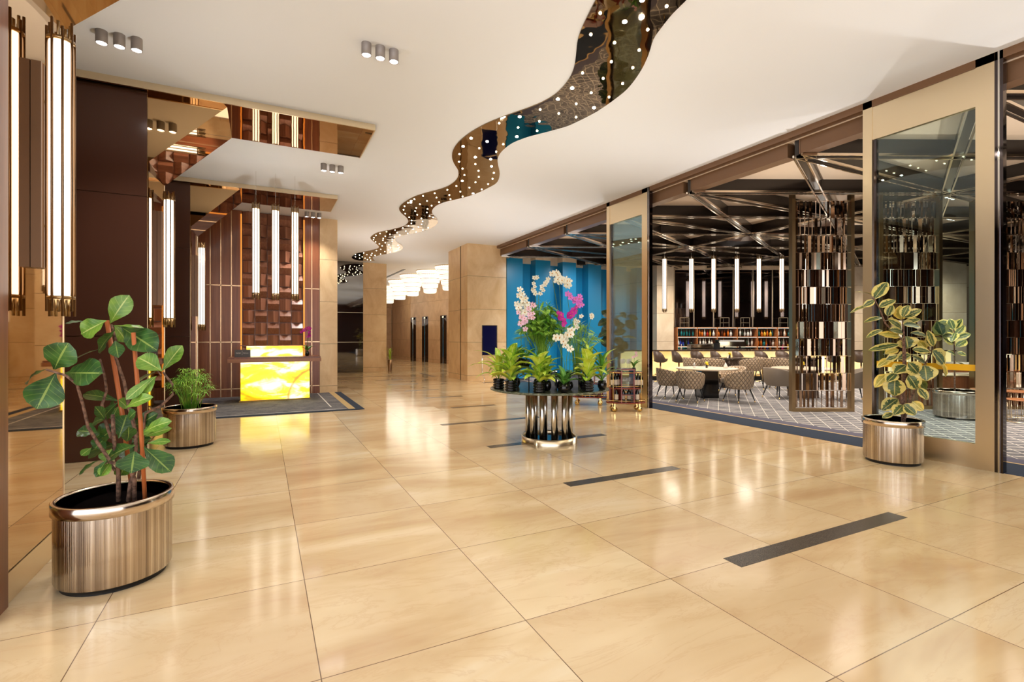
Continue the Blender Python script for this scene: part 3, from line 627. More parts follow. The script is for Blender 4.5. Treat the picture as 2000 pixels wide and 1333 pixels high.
for i in range(4, len(LEFT) - 6, 4):         # added upward fill below the ribbon, brightens the ceiling, no fixtures
    a, b = onc(LEFT[i]), onc(RIGHT[min(i, len(RIGHT) - 1)])
    lamp('SPOT', 'added_ceiling_fill', ((a[0] + b[0]) / 2, (a[1] + b[1]) / 2, 2.4), 18, (1.0, 0.94, 0.84), 0.05, (math.pi, 0, 0), 165, 1.0)

# ---------------------------------------------------------------- spot cans in threes on the ceiling
canp = None
def cans(x, y, where):
    global canp
    for k in range(3):
        lab = ['left', 'middle', 'right'][k] + ' grey ceiling spot can of the trio ' + where
        loc = (x - 0.142 + 0.142 * k, y, CEIL)
        if canp is None:
            canp = thing('spot_can', lab, 'ceiling light', loc, 0, 'grey spot cans in threes')
            obj('can_body', MB().lathe([(0.05, 0), (0.05, -0.125), (0.044, -0.125), (0.044, -0.105)], (0, 0, 0), 20, False), mat('grey can', (150, 142, 138), 0.4, 0.1), canp)
            obj('lens', MB().lathe([(0.0435, -0.112), (0.03, -0.120), (1e-4, -0.122)], (0, 0, 0), 16, False), SPOTE, canp)
        else: dup(canp, loc, None, lab)
    lamp('SPOT', 'spot_can_beam', (x, y, CEIL - 0.14), 120, (1.0, 0.95, 0.9), 0.06, (0, 0, 0), 105, 0.7)
cans(1.103, 5.30, 'nearest to the ceiling ribbon')
cans(-1.29, 6.26, 'nearest the left lantern')
cans(1.103, 9.33, 'between the two mirror ceiling bands')
cans(1.103, 13.1, 'above the reception stone pier')

for x_, y_ in ((6.0, 12.6), (3.0, 15.5), (5.0, 18.5), (7.0, 26.0), (8.4, 5.2), (8.6, 10.8), (8.4, 2.0), (13.0, 8.0), (10.5, 1.5), (0.2, 9.4), (-0.6, 5.6), (0.8, 2.0), (5.2, 2.2), (5.4, 6.2), (5.0, 10.5)): lamp('SPOT', 'added_ceiling_fill', (x_, y_, 2.4), 38 if x_ < 7.1 else 110, (1.0, 0.96, 0.9), 0.05, (math.pi, 0, 0), 165, 1.0)  # added upward fill floating at mid height, evens out the ceiling
# ---------------------------------------------------------------- lanterns of bronze rods around a lit tube
def lantern(label, loc, group, length=1.82, emit=LAMPE, scale=1.0, wire=0.0, bar=None, rods=8, name='tube_lantern'):
    t = thing(name, label, 'lamp', loc, 0, group)
    r = 0.056 * scale
    obj('diffuser', MB().lathe([(r, -length / 2 + 0.11), (r, length / 2 - 0.11)], (0, 0, 0), 20), emit, t)
    rng = random.Random(4)
    for k in range(rods):
        a = 2 * math.pi * (k + 0.5) / rods; x, y = math.cos(a) * r * 1.16, math.sin(a) * r * 1.16
        up, dn_ = length / 2 - (0.0 if k % 2 else 0.045), -length / 2 + (0.03 if k % 3 else 0.0)
        obj('rod', MB().tube([(x, y, dn_), (x, y, up)], 0.0078 * scale, 6), BRONZE, t)
    for z in (-length / 2 + 0.105, length / 2 - 0.125):
        obj('collar', MB().lathe([(r * 1.0, z), (r * 1.25, z), (r * 1.25, z + 0.02), (r * 1.0, z + 0.02)], (0, 0, 0), 20, False), FRAMEB, t)
    # short inner rods standing up at both ends
    s_ = MB()
    for k in range(rods):
        a = 2 * math.pi * k / rods; x, y = math.cos(a) * r * 0.8, math.sin(a) * r * 0.8
        s_.tube([(x, y, length / 2 - 0.13), (x, y, length / 2 - (0.05 if k % 2 else 0.01))], 0.008 * scale, 6)
        s_.tube([(x, y, -length / 2 + 0.12), (x, y, -length / 2 + (0.0 if k % 2 else 0.03))], 0.008 * scale, 6)
    obj('end_rods', s_, FRAMEB, t)
    if wire: obj('wire', MB().tube([(0, 0, length / 2 - 0.1), (0, 0, length / 2 + wire)], 0.003, 4), CHROME, t)
    if bar:
        obj('backplate', MB().box(-0.118, -0.07, -0.075, 0.015, -0.62, 0.62), FASCIA, t)
        for z in (-0.36, 0.40): obj('bracket', MB().tube([(-0.075, -0.02, z), (-0.045, 0, z)], 0.008, 6), BRASS, t)
    return t
wall_l = None
zc = (3.395 + 1.577) / 2
for i, (y, w) in enumerate([(4.02, 'nearest lit tube lantern, on the mirror at the left edge'), (8.02, 'lit tube lantern on the second mirror pillar, behind the fig'), (12.03, 'farthest lit wall lantern, against the red brown reception wall')]):
    if i == 0: wall_l = lantern(w, (-1.12, y, zc), 'lanterns on the mirror pillars', bar=True)
    else: dup(wall_l, (-1.12, y, zc), None, w)
pend = None
for i, x in enumerate((-0.11, 0.215, 0.547)):
    lab = ['left', 'middle', 'right'][i] + ' of the three pendant tube lanterns above the reception desk'
    z = (3.92 + 2.13) / 2
    if pend is None: pend = lantern(lab, (x, 10.3, z), 'pendant lanterns over the reception desk', 1.79, wire=CEIL - 3.92, name='pendant_lantern')
    else: dup(pend, (x, 10.3, z), None, lab)
bl = None
BPX = [1298, 1350.5, 1394, 1439.5, 1482.5, 1527, 1571, 1617, 1661, 1698, 1742, 1786]
names_ = ['first', 'second', 'third', 'fourth', 'fifth', 'sixth', 'seventh', 'eighth', 'ninth', 'tenth', 'eleventh', 'twelfth']
for i, px in enumerate(BPX):
    x, y, _ = at(px, 16.6); z = EYE + (HOR - 555) / F * 16.6
    lab = names_[i] + ' lit pendant tube from the left over the bar counter'
    if bl is None: bl = lantern(lab, (x, y, z), 'pendant tubes over the bar', 1.9, LAMPB, 1.15, 0.3, rods=6, name='pendant_tube')
    else: dup(bl, (x, y, z), None, lab)

# ---------------------------------------------------------------- chandeliers in the lift lobby
chp = None
for i, (px, d, lab) in enumerate([(840, 23, 'largest tiered crystal chandelier, right of the row'), (806, 24.6, 'second tiered crystal chandelier, left of the largest'), (781, 27, 'third tiered crystal chandelier of the receding row'), (759, 30, 'farthest tiered crystal chandelier beside the stone column'), (878, 21.6, 'crystal chandelier half hidden by the big stone pillar'), (863, 31, 'chandelier reflection over the lift doors, modelled as a chandelier')]):  # the last one is a reflection, built as a solid chandelier
    x, y, _ = at(px, d)
    if chp is None:
        chp = thing('tiered_chandelier', lab, 'chandelier', (x, y, CEIL), 0, 'tiered crystal chandeliers')
        for k, (r, z0, z1) in enumerate([(0.64, 0.0, -0.16), (0.56, -0.17, -0.36), (0.46, -0.37, -0.58), (0.38, -0.59, -0.80), (0.31, -0.81, -1.03)]):
            obj('crystal_tier', MB().lathe([(r * 0.8, z0), (r, z0 - 0.01), (r * 0.93, z1 + 0.02), (r * 0.8, z1)], (0, 0, 0), 40), CRYSTAL, chp)
            obj('tier_ring', MB().lathe([(r * 1.01, z0 - 0.005), (r * 1.02, z0 - 0.02), (r * 1.0, z0 - 0.03)], (0, 0, 0), 32, False), BRASS, chp)
    else:
        dup(chp, (x, y, CEIL if i != 5 else CEIL - 0.05), None, lab)
    lamp('POINT', 'chandelier_glow', (x, y, CEIL - 1.45), 24, (1.0, 0.88, 0.7), 1.0)

# ---------------------------------------------------------------- reception: rug, desk
rug = thing('reception_rug', 'grey olive rug with gold stripe under the reception desk', 'rug', (0, 0, 0))
obj('pile', MB().box(-1.22, 1.53, 10.33, 13.63, 0.0, 0.012).box(-4.1, -1.22, 10.33, 11.36, 0, 0.012), RUGM, rug)
obj('border', MB().box(1.66, 1.82, 10.22, 13.63, 0, 0.011).box(-4.1, 1.66, 10.22, 10.33, 0, 0.011), BORDER, rug)
obj('gold_stripe', MB().box(1.53, 1.66, 10.33, 13.63, 0, 0.012), RUGG, rug)
obj('thin_stripe', MB().box(1.24, 1.262, 10.75, 13.6, 0.012, 0.0135).box(-4.1, 1.5, 10.40, 10.42, 0.012, 0.0135), PAPER, rug)
desk = thing('reception_desk', 'reception desk with backlit yellow onyx front and long wooden counter', 'desk', (0, 0, 0))
obj('onyx_front', B(-0.43, 0.965, 12.36, 12.42, 0.05, 0.885), ONYX, desk)
obj('base_strip', B(-0.46, 0.985, 12.33, 12.44, 0.012, 0.05), BRASS, desk)
obj('body', B(-0.42, 0.955, 12.42, 12.85, 0.012, 0.885), WALNUT, desk)
obj('counter', B(-0.66, 1.19, 12.22, 12.98, 0.905, 1.0), WALNUT, desk)
obj('counter_edge', B(-0.67, 1.20, 12.19, 12.22, 0.89, 0.965), COUNTER, desk)
obj('onyx_upstand', B(-0.33, 0.86, 12.94, 13.0, 1.0, 1.235), ONYX, desk)
obj('upstand_cap', B(-0.48, 0.87, 12.93, 13.02, 1.235, 1.25), WALNUT, desk)
sg = thing('desk_sign', 'small dark grey name sign standing on the reception counter', 'sign', (-0.40, 12.45, 1.0))
obj('board', MB().box(-0.15, 0.16, -0.008, 0.008, 0, 0.165), SIGNM, sg)
lt = MB()
for x, w, h in ((-0.12, .014, .03), (-0.1, .012, .024), (-0.082, .014, .028), (-0.062, .012, .024), (-0.044, .012, .03)): lt.box(x, x + w, -0.010, -0.008, 0.075, 0.075 + h)
lt.box(-0.006, 0.0, -0.010, -0.008, 0.045, 0.14)
for x, w, h in ((0.02, .012, .028), (0.038, .012, .018), (0.056, .01, .02), (0.072, .012, .016), (0.09, .012, .016), (0.108, .01, .016)): lt.box(x, x + w, -0.010, -0.008, 0.078, 0.078 + h)
obj('lettering', lt, WHITEL, sg)

# ---------------------------------------------------------------- flowers and pots
def flower_mb(c, nrm, r, rng):
    nrm = Vector(nrm).normalized(); a = nrm.cross(Vector((0, 0, 1)))
    if a.length < 0.1: a = Vector((1, 0, 0))
    a.normalize(); b = nrm.cross(a); mb = MB(); c = Vector(c); r0 = rng.random()
    for k in range(5):
        w = 2 * math.pi * (k / 5 + r0 * 0.1) + math.pi / 2; u = a * math.cos(w) + b * math.sin(w); v = nrm.cross(u); wd = 0.62 if k % 2 else 0.42
        if k in (1, 4): wd = 0.72
        ps = []
        for tt, ww in ((0.05, .12), (0.4, .8), (0.75, 1.0), (1.0, .35)): ps += [c + u * r * tt + v * r * wd * ww * 0.6 + nrm * r * 0.22 * tt, c + u * r * tt - v * r * wd * ww * 0.6 + nrm * r * 0.22 * tt]
        mb.add(ps, [(0, 2, 3, 1), (2, 4, 5, 3), (4, 6, 7, 5)], True)
    return mb
def ribbed_pot(t, r=0.055, h=0.125, m=BLACKGLOSS, z=0.0):
    prof = [(r * 0.7, z)]
    for k in range(4):
        z0 = z + h * k / 4
        prof += [(r * 0.82, z0 + h * 0.02), (r, z0 + h * 0.09), (r, z0 + h * 0.16), (r * 0.82, z0 + h * 0.24)]
    prof += [(r * 0.9, z + h), (r * 0.78, z + h), (r * 0.75, z + h * 0.85)]
    obj('pot', MB().lathe(prof, (0, 0, 0), 18, False), m, t)
    obj('soil', MB().lathe([(r * 0.78, z + h * 0.86), (1e-4, z + h * 0.9)], (0, 0, 0), 12, False), SOIL, t)
def round_pot(t, r, h, m=BLACKGLOSS):
    obj('pot', MB().lathe([(r * 0.6, 0), (r * 0.95, h * 0.3), (r, h * 0.6), (r * 0.8, h), (r * 0.72, h), (r * 0.7, h * 0.85)], (0, 0, 0), 18, False), m, t)
    obj('soil', MB().lathe([(r * 0.73, h * 0.86), (1e-4, h * 0.9)], (0, 0, 0), 12, False), SOIL, t)
def orchid(label, loc, flowers, petal, pot=(0.06, 0.11), leaves=4, stem_top=None, group=None, pot_kind='round', seed=1, fr=0.038):
    """flowers: list of local points; the stem arches through them"""
    rng = random.Random(seed); t = thing('potted_orchid', label, 'orchid', loc, 0, group)
    (ribbed_pot if pot_kind == 'ribbed' else round_pot)(t, pot[0], pot[1])
    for k in range(leaves):
        a = 2 * math.pi * k / leaves + seed; L = 0.17 + 0.05 * rng.random()
        obj('leaf', MB().leaf((0, 0, pot[1] * 0.9), (math.cos(a) * L, math.sin(a) * L, pot[1] + 0.10 + 0.05 * rng.random()), 0.055, (0, 0, 1), 0.25, 0.25, 'strap'), STRAP, t)
    for sp in (flowers if isinstance(flowers[0][0], (tuple, list)) else [flowers]):
        pts = [(0, 0, pot[1] * 0.9), (sp[0][0] * 0.15, sp[0][1] * 0.15, sp[0][2] * 0.55)] + [tuple(q) for q in sp]
        obj('stem', MB().tube(pts, 0.0035, 5), GREENSTEM, t)
        for q in sp:
            nrm = (-0.35 + rng.uniform(-.5, .5), -1 + rng.uniform(-.2, .2), 0.1 + rng.uniform(-.3, .3))
            qq = Vector(q) + Vector((rng.uniform(-.015, .015), -0.02, rng.uniform(-.012, .012)))
            fl = obj('flower', flower_mb(qq, nrm, fr * rng.uniform(0.85, 1.1), rng), petal, t)
            obj('heart', MB().ball(qq + Vector(nrm).normalized() * 0.008, fr * 0.2, 6, 4), HEART, fl)
    return t
def spray(path, n, spread, rng):              # flower points crowded around a path
    out = []
    for i in range(n):
        u = i / max(1, n - 1) * (len(path) - 1); k = min(int(u), len(path) - 2); f = u - k
        p = [path[k][j] * (1 - f) + path[k + 1][j] * f + rng.uniform(-spread, spread) for j in range(3)]
        out.append(tuple(p))
    return out
TX, TY, TZ = 3.56, 5.97, 0.75                # centre of the round table, height of its top
def tloc(px, d=None, z=None):                # a place on the table top for a column of the photo
    x, y, _ = at(px, d); return (x, y, TZ if z is None else z)
def loc_path(base, pts, d):                  # photo points at depth d -> local coordinates
    return [tuple(p3(px, py, d + (q if q else 0)) - Vector(base)) for px, py, q in [(a + (0,))[:3] if len(a) < 3 else a for a in pts]]

# round display table on steel tubes
tb = thing('round_display_table', 'round stone topped table on a ring of steel tubes, crowded with plants', 'table', (TX, TY, 0))
MARBLETOP = mat('green grey table marble', (92, 96, 78), 0.22)
g = G(MARBLETOP); p_, x_ = g.pos(); g.link(g.ramp(g.noise(p_, 14, 6, 0.8, 0.7), [(0.35, (52, 58, 44)), (0.55, (100, 102, 80)), (0.72, (160, 154, 126))]), g.b.inputs['Base Color'])
obj('table_top', MB().lathe([(0.80, TZ - 0.03), (0.82, TZ - 0.022), (0.82, TZ - 0.008), (0.80, TZ)], (0, 0, 0), 72), MARBLETOP, tb)
obj('under_plate', MB().lathe([(0.37, TZ - 0.055), (0.37, TZ - 0.031)], (0, 0, 0), 48), BRONZE, tb)
for k in range(12):
    a = 2 * math.pi * (k + 0.35) / 12
    obj('steel_tube', MB().tube([(0.30 * math.cos(a), 0.30 * math.sin(a), 0.045), (0.30 * math.cos(a), 0.30 * math.sin(a), TZ - 0.05)], 0.034, 20), TUBE, tb)
obj('base_ring', MB().lathe([(0.385, 0.0), (0.385, 0.085), (0.365, 0.085), (0.365, 0.05)], (0, 0, 0), 48, False), GOLD, tb)
obj('base_plate', MB().lathe([(0.365, 0.0), (0.365, 0.05)], (0, 0, 0), 48), BLACKGLOSS, tb)
for k in range(4):
    a = math.pi * k / 2 + 0.55; obj('foot_block', MB().obox((0.385 * math.cos(a), 0.385 * math.sin(a), 0.045), (0.04, 0.03, 0.09), a), CHROME, tb)

def bush(label, loc, leaves, m, name='potted_foliage_plant', pot='ribbed', pr=0.078, ph=0.135, cat='plant', L=(0.16, 0.26), wd=0.07, up=0.9, seed=1, shape='lance', droop=0.3, m2=None, group=None, stemh=0.08):
    rng = random.Random(seed); t = thing(name, label, cat, loc, 0, group)
    if pot == 'ribbed': ribbed_pot(t, pr, ph)
    elif pot == 'round': round_pot(t, pr, ph)
    obj('stem', MB().tube([(0, 0, ph * 0.85), (0.004, 0.004, ph + stemh)], 0.009, 6), GREENSTEM, t)
    for k in range(leaves):
        a = 2.4 * k + seed; e = up * (0.08 + 0.72 * (k / leaves) ** 1.3); l = rng.uniform(*L)
        z0 = ph * 0.9 + stemh * (k / leaves)
        h = l * math.sin(e * 1.35); r = l * math.cos(e * 1.35)
        base = (0.008 * math.cos(a), 0.008 * math.sin(a), z0)
        obj('leaf', MB().leaf(base, (r * math.cos(a), r * math.sin(a), z0 + h), wd * rng.uniform(0.8, 1.15), (0, 0, 1), droop, 0.2, shape), m2 if (m2 and k % 3 == 0) else m, t)
    return t
R_ = random.Random(7)
bush('lime dumb cane in black ribbed pot, second from left on the round table', tloc(998, 6.42), 24, DIEFF, seed=2, L=(0.22, 0.34), wd=0.125, m2=DIEFY, stemh=0.26, shape='oval')
bush('leafy yellow green plant in black ribbed pot at the table left edge', tloc(974, 6.72), 16, DIEFY, seed=3, L=(0.28, 0.46), wd=0.075, droop=0.4, m2=DIEFF, up=0.8, stemh=0.14)
bush('lime dumb cane in black ribbed pot at the table front centre', tloc(1053, 6.25), 22, DIEFF, seed=5, L=(0.2, 0.32), wd=0.12, m2=DIEFY, up=0.85, stemh=0.22, shape='oval')
bush('broad leaved yellow green plant in black ribbed pot, front right', tloc(1148, 6.4), 14, DIEFY, seed=4, L=(0.22, 0.34), wd=0.14, stemh=0.2, up=1.0, shape='oval', m2=DIEFF)
bush('small strap leaved plant in round black glass pot at the table front', tloc(1101.5, 6.24), 7, STRAP, pot='round', pr=0.07, ph=0.11, seed=6, L=(0.18, 0.28), wd=0.075, up=1.1, shape='oval', stemh=0.03)
bush('green arching plant in plain black pot at the table right edge', tloc(1176, 6.6), 18, STRAP, pot='round', pr=0.06, ph=0.12, seed=8, L=(0.26, 0.46), wd=0.055, up=0.95, m2=DIEFF, stemh=0.2)
bush('green lance leaved plant behind the front right pots on table', tloc(1150, 6.85), 18, DIEFF, pot='round', pr=0.06, ph=0.12, seed=11, L=(0.26, 0.42), wd=0.065, up=1.0, m2=STRAP, stemh=0.3)

bush('dark green filler plant behind the left pots on the table', tloc(1008, 7.0), 20, STRAP, pot='round', pr=0.06, ph=0.12, seed=12, L=(0.2, 0.32), wd=0.07, stemh=0.3)
bush('green striped dumb cane half hidden behind the centre pots', tloc(1068, 6.5), 20, DIEFF, pot='round', pr=0.06, ph=0.12, seed=14, L=(0.16, 0.26), wd=0.09, shape='oval', stemh=0.2)
def palm(label, loc, n, height, radius, pot, seed, cat='palm', leaflets=13, name='potted_palm', pin=0.13, lw=0.012):
    rng = random.Random(seed); t = thing(name, label, cat, loc)
    if pot: round_pot(t, *pot)
    z0 = pot[1] * 0.85 if pot else 0.0
    for k in range(n):
        a = 2.399 * k; rr = radius * math.sqrt((k + 0.5) / n) ; h = height * rng.uniform(0.78, 1.0) * (1 - 0.35 * (rr / radius) ** 2)
        P = [Vector((0.02 * math.cos(a), 0.02 * math.sin(a), z0)), Vector((rr * 0.28 * math.cos(a), rr * 0.28 * math.sin(a), z0 + h * 0.55)), Vector((rr * 0.65 * math.cos(a), rr * 0.65 * math.sin(a), z0 + h * 0.9)), Vector((rr * math.cos(a), rr * math.sin(a), z0 + h * 0.88))]
        mb = MB().tube(P, [0.005, 0.004, 0.003, 0.001], 4)
        for q in range(leaflets):
            u = 0.42 + 0.58 * q / leaflets; s3 = u * 3; kk = min(int(s3), 2); f = s3 - kk; p = P[kk].lerp(P[kk + 1], f); tdir = (P[kk + 1] - P[kk]).normalized(); sd = tdir.cross(Vector((0, 0, 1)))
            if sd.length < 0.1: sd = Vector((1, 0, 0))
            sd.normalize(); ln = pin * (1 - 0.55 * abs(u - 0.65)) * rng.uniform(0.8, 1.1)
            for sgn in (1, -1):
                e = p + (sd * sgn * 0.8 + tdir * 0.75 + Vector((0, 0, -0.25 + rng.uniform(-.15, .1)))) * ln
                w = Vector((0, 0, 1)).cross(e - p).normalized() * lw / 2; m_ = p.lerp(e, 0.45) + Vector((0, 0, 0.01))
                mb.add([p, m_ + w, m_ - w, e], [(0, 1, 2), (1, 3, 2)])
        obj('frond', mb, PALM, t)
    return t
palm('tall feathery green palm at the middle of the round table', tloc(1058, 7.05), 80, 1.22, 0.34, (0.075, 0.14), 3, leaflets=18, pin=0.17, lw=0.014)
palm('feathery parlour palm behind the magenta orchids on the table', tloc(1128, 7.35), 26, 0.98, 0.40, (0.07, 0.13), 9, leaflets=15, pin=0.15)

# black wire stands and tall black pots carrying the higher orchids
def wire_stand(label, loc, w, h):
    t = thing('wire_plant_stand', label, 'plant stand', loc, -YAW, 'black wire plant stands')
    for sx in (-1, 1):
        for sy in (-1, 1): obj('leg', MB().tube([(sx * w / 2, sy * w / 2, 0), (sx * w / 2, sy * w / 2, h)], 0.005, 5), BLACK, t)
    for z in (h, h * 0.45):
        obj('frame', MB().tube([(-w / 2, -w / 2, z), (w / 2, -w / 2, z), (w / 2, w / 2, z), (-w / 2, w / 2, z), (-w / 2, -w / 2, z)], 0.005, 5), BLACK, t)
    obj('shelf', MB().box(-w / 2, w / 2, -w / 2, w / 2, h - 0.006, h), BLACK, t)
    return t
wire_stand('black wire stand under the white and pink orchids at left', tloc(1022, 6.62), 0.15, 0.30)
wire_stand('black wire stand behind the small strap leaved pot', tloc(1098, 6.7), 0.16, 0.16)
def box_pot(label, loc, w, h):
    t = thing('tall_black_pot', label, 'pot', loc, -YAW, 'tall black pots')
    obj('pot', MB().box(-w / 2, w / 2, -w / 2, w / 2, 0, h), BLACKGLOSS, t); obj('rim', MB().box(-w / 2 - .004, w / 2 + .004, -w / 2 - .004, w / 2 + .004, h, h + 0.012), CHROME, t); return t
box_pot('tall square black pot below the feathery palm', tloc(1079, 6.6), 0.11, 0.24)
box_pot('tall square black pot right of the white orchids', tloc(1120, 6.62), 0.11, 0.22)
def orch(label, px, d, z, pts, petal, n, spread, seed, **kw):
    base = Vector(at(px, d, z)); rng = random.Random(seed)
    sprs = [spray([tuple(p3(a, b, d + c_) - base) for a, b, c_ in s_], n_, spread, rng) for s_, n_ in zip(pts, n)]
    return orchid(label, tuple(base), sprs, petal, seed=seed, group='orchids on the round table', **kw)
orch('tall white orchid at the table left with flowers stepping down', 1018, 6.62, TZ + 0.301, [[(1017, 566, 0), (1022, 585, -.05), (1030, 600, 0), (1022, 615, -.06)], [(1013, 590, .05), (1014, 605, 0), (1017, 618, .03)]], PETW, [12, 8], 0.035, 3, pot=(0.06, 0.11), fr=0.045)
orch('pale pink orchid below the tall white one on the wire stand', 1028, 6.55, TZ + 0.301, [[(1040, 598, 0), (1035, 612, -.04), (1038, 622, 0)], [(1015, 608, 0), (1020, 625, -.04), (1023, 640, 0)]], PETP, [7, 7], 0.035, 5, pot=(0.05, 0.10), fr=0.040)
orch('small white orchid with two sprays rising behind the palm', 1050, 6.95, TZ, [[(1046, 575, 0), (1041, 553, 0), (1048, 541, 0)], [(1053, 573, 0), (1061, 556, 0), (1067, 549, 0)]], PETW, [8, 8], 0.025, 7, fr=0.034)
orch('tallest white orchid with large blooms at the top of the display', 1098, 6.9, TZ, [[(1077, 533, 0), (1088, 540, 0), (1090, 552, 0)], [(1094, 545, 0), (1104, 550, -.04), (1109, 556, 0)]], PETW, [8, 12], 0.028, 9, fr=0.048)
orch('lilac pink orchid at the upper right of the display', 1120, 6.8, TZ, [[(1108, 576, 0), (1118, 583, 0), (1126, 592, 0), (1137, 594, 0)], [(1132, 582, 0), (1126, 588, .03)]], PETL, [9, 5], 0.024, 11, fr=0.042)
orch('left magenta orchid with a dense hanging spray', 1096, 6.55, TZ, [[(1092, 612, 0), (1096, 624, -.02), (1100, 634, 0)]], PETM, [13], 0.022, 13, fr=0.034)
orch('right magenta orchid with a dense upright spray', 1112, 6.6, TZ, [[(1120, 603, 0), (1115, 614, -.02), (1109, 622, 0)]], PETM, [12], 0.02, 15, fr=0.034)
orch('low white orchid spilling over the front of the display', 1105, 6.45, TZ, [[(1117, 648, 0), (1106, 655, -.05), (1098, 664, 0)], [(1084, 661, 0), (1092, 660, -.04), (1112, 682, -.05)]], PETW, [9, 7], 0.02, 17, fr=0.048)
orch('small white orchid at the right side of the display', 1140, 6.7, TZ, [[(1155, 616, 0), (1153, 620, 0)], [(1133, 619, 0), (1126, 638, 0), (1122, 625, 0)]], PETW, [3, 5], 0.014, 19, fr=0.036)
# desk orchid
b_ = Vector((0.93, 12.55, 1.0)); rng = random.Random(2)
orchid('magenta orchid in a black pot on the reception counter', tuple(b_), [spray([tuple(p3(a, b, 11.6) - b_) for a, b in ((604, 641), (596, 644), (588, 648))], 7, 0.02, rng), spray([tuple(p3(a, b, 11.6) - b_) for a, b in ((605, 640), (604, 650), (601, 660))], 7, 0.02, rng)], PETM, (0.05, 0.11), 5, seed=2, fr=0.04)
# ---------------------------------------------------------------- steel planters and the big plants
def planter(label, loc, sx=1.0, sy=1.0, rz=0.0, r=0.285, h=0.5, name='steel_planter'):
    t = thing(name, label, 'planter', loc, rz)
    kw = dict(sx=sx, sy=sy)
    obj('body', MB().lathe([(r * 0.98, 0.035), (r, 0.05), (r, h - 0.065)], (0, 0, 0), 72, False, **kw), BRUSH, t)
    obj('rim', MB().lathe([(r, h - 0.07), (r + 0.012, h - 0.066), (r + 0.012, h - 0.004), (r + 0.006, h), (r - 0.012, h), (r - 0.016, h - 0.01)], (0, 0, 0), 72, False, **kw), CHROME if False else GOLDRIM, t)
    obj('liner', MB().lathe([(r - 0.016, h - 0.008), (r - 0.02, h - 0.2)], (0, 0, 0), 48, False, **kw), BLACKMET, t)
    obj('soil', MB().lathe([(r - 0.02, h - 0.17), (r * 0.5, h - 0.14), (1e-4, h - 0.13)], (0, 0, 0), 32, False, **kw), SOIL, t)
    obj('base', MB().lathe([(r * 0.9, 0.0), (r * 0.9, 0.035), (r * 0.97, 0.036)], (0, 0, 0), 48, False, **kw), BLACK, t)
    return t
GOLDRIM = mat('polished planter rim', (0.66, 0.56, 0.46), 0.16, 1.0)
P1 = (-0.80, 3.79, 0.0)
planter('big oval steel planter in the left foreground holding the fiddle leaf fig', P1, 1.0, 1.0, 0)
P2 = (-0.87, 7.90, 0.0)
planter('round steel planter behind the foreground fig, holding umbrella papyrus', P2, r=0.30, h=0.52)
P3 = (6.56, 3.22, 0.0)
planter('round steel planter with variegated rubber plant by the glass door', P3, r=0.285, h=0.5)
P4 = (*at(1870, 8.9)[:2], 0.0)
planter('steel planter inside the restaurant seen through the glass door', P4, r=0.34, h=0.5)

def big_plant(name, label, base, d, org, sc, leaves, stems, mats, seed, shape, spread, stakes=(), stemmat=BARK, cat='plant', wk=1.0):
    """leaves: (bx,by,tx,ty,width[,material]) measured on an enlarged view; depth varies around d"""
    rng = random.Random(seed); bz = Vector(base); t = thing(name, label, cat, base)
    def P(x, y, dd): return p3(org[0] + x / sc, org[1] + y / sc, d + dd) - bz
    k = d / F / sc
    for pts, r0, r1, dds in stems:
        n = len(pts); obj('stem', MB().tube([P(x, y, dds[0] + (dds[1] - dds[0]) * i / (n - 1)) for i, (x, y) in enumerate(pts)], [r0 + (r1 - r0) * i / (n - 1) for i in range(n)], 7), stemmat, t)
    for pts, r in stakes: obj('stake', MB().tube([P(x, y, dd) for x, y, dd in pts], r, 8), STAKE, t)
    for lf in leaves:
        bx, by, tx, ty, w = lf[:5]; m = mats[lf[5] if len(lf) > 5 else 0]; dd = lf[6] if len(lf) > 6 else rng.uniform(-spread, spread)
        tip_dd = dd + rng.uniform(-0.10, 0.06)
        a, b = P(bx, by, dd), P(tx, ty, tip_dd); v = b - a
        view = (a + bz - Vector((0, 0, EYE))).normalized(); up = Vector((0, 0, 1)) * 0.5 - view
        if w < 35 * wk: up = Vector((0, 0, 1)) * 0.9 - view * 0.25
        up += Vector((rng.uniform(-.25, .25), rng.uniform(-.25, .25), rng.uniform(-.2, .3)))
        obj('leaf', MB().leaf(a, b, w * k * 1.4 * (1.0 if w >= 35 * wk else 1.7), tuple(up), rng.uniform(0.0, 0.14), 0.1, shape, 10), m, t)
    return t
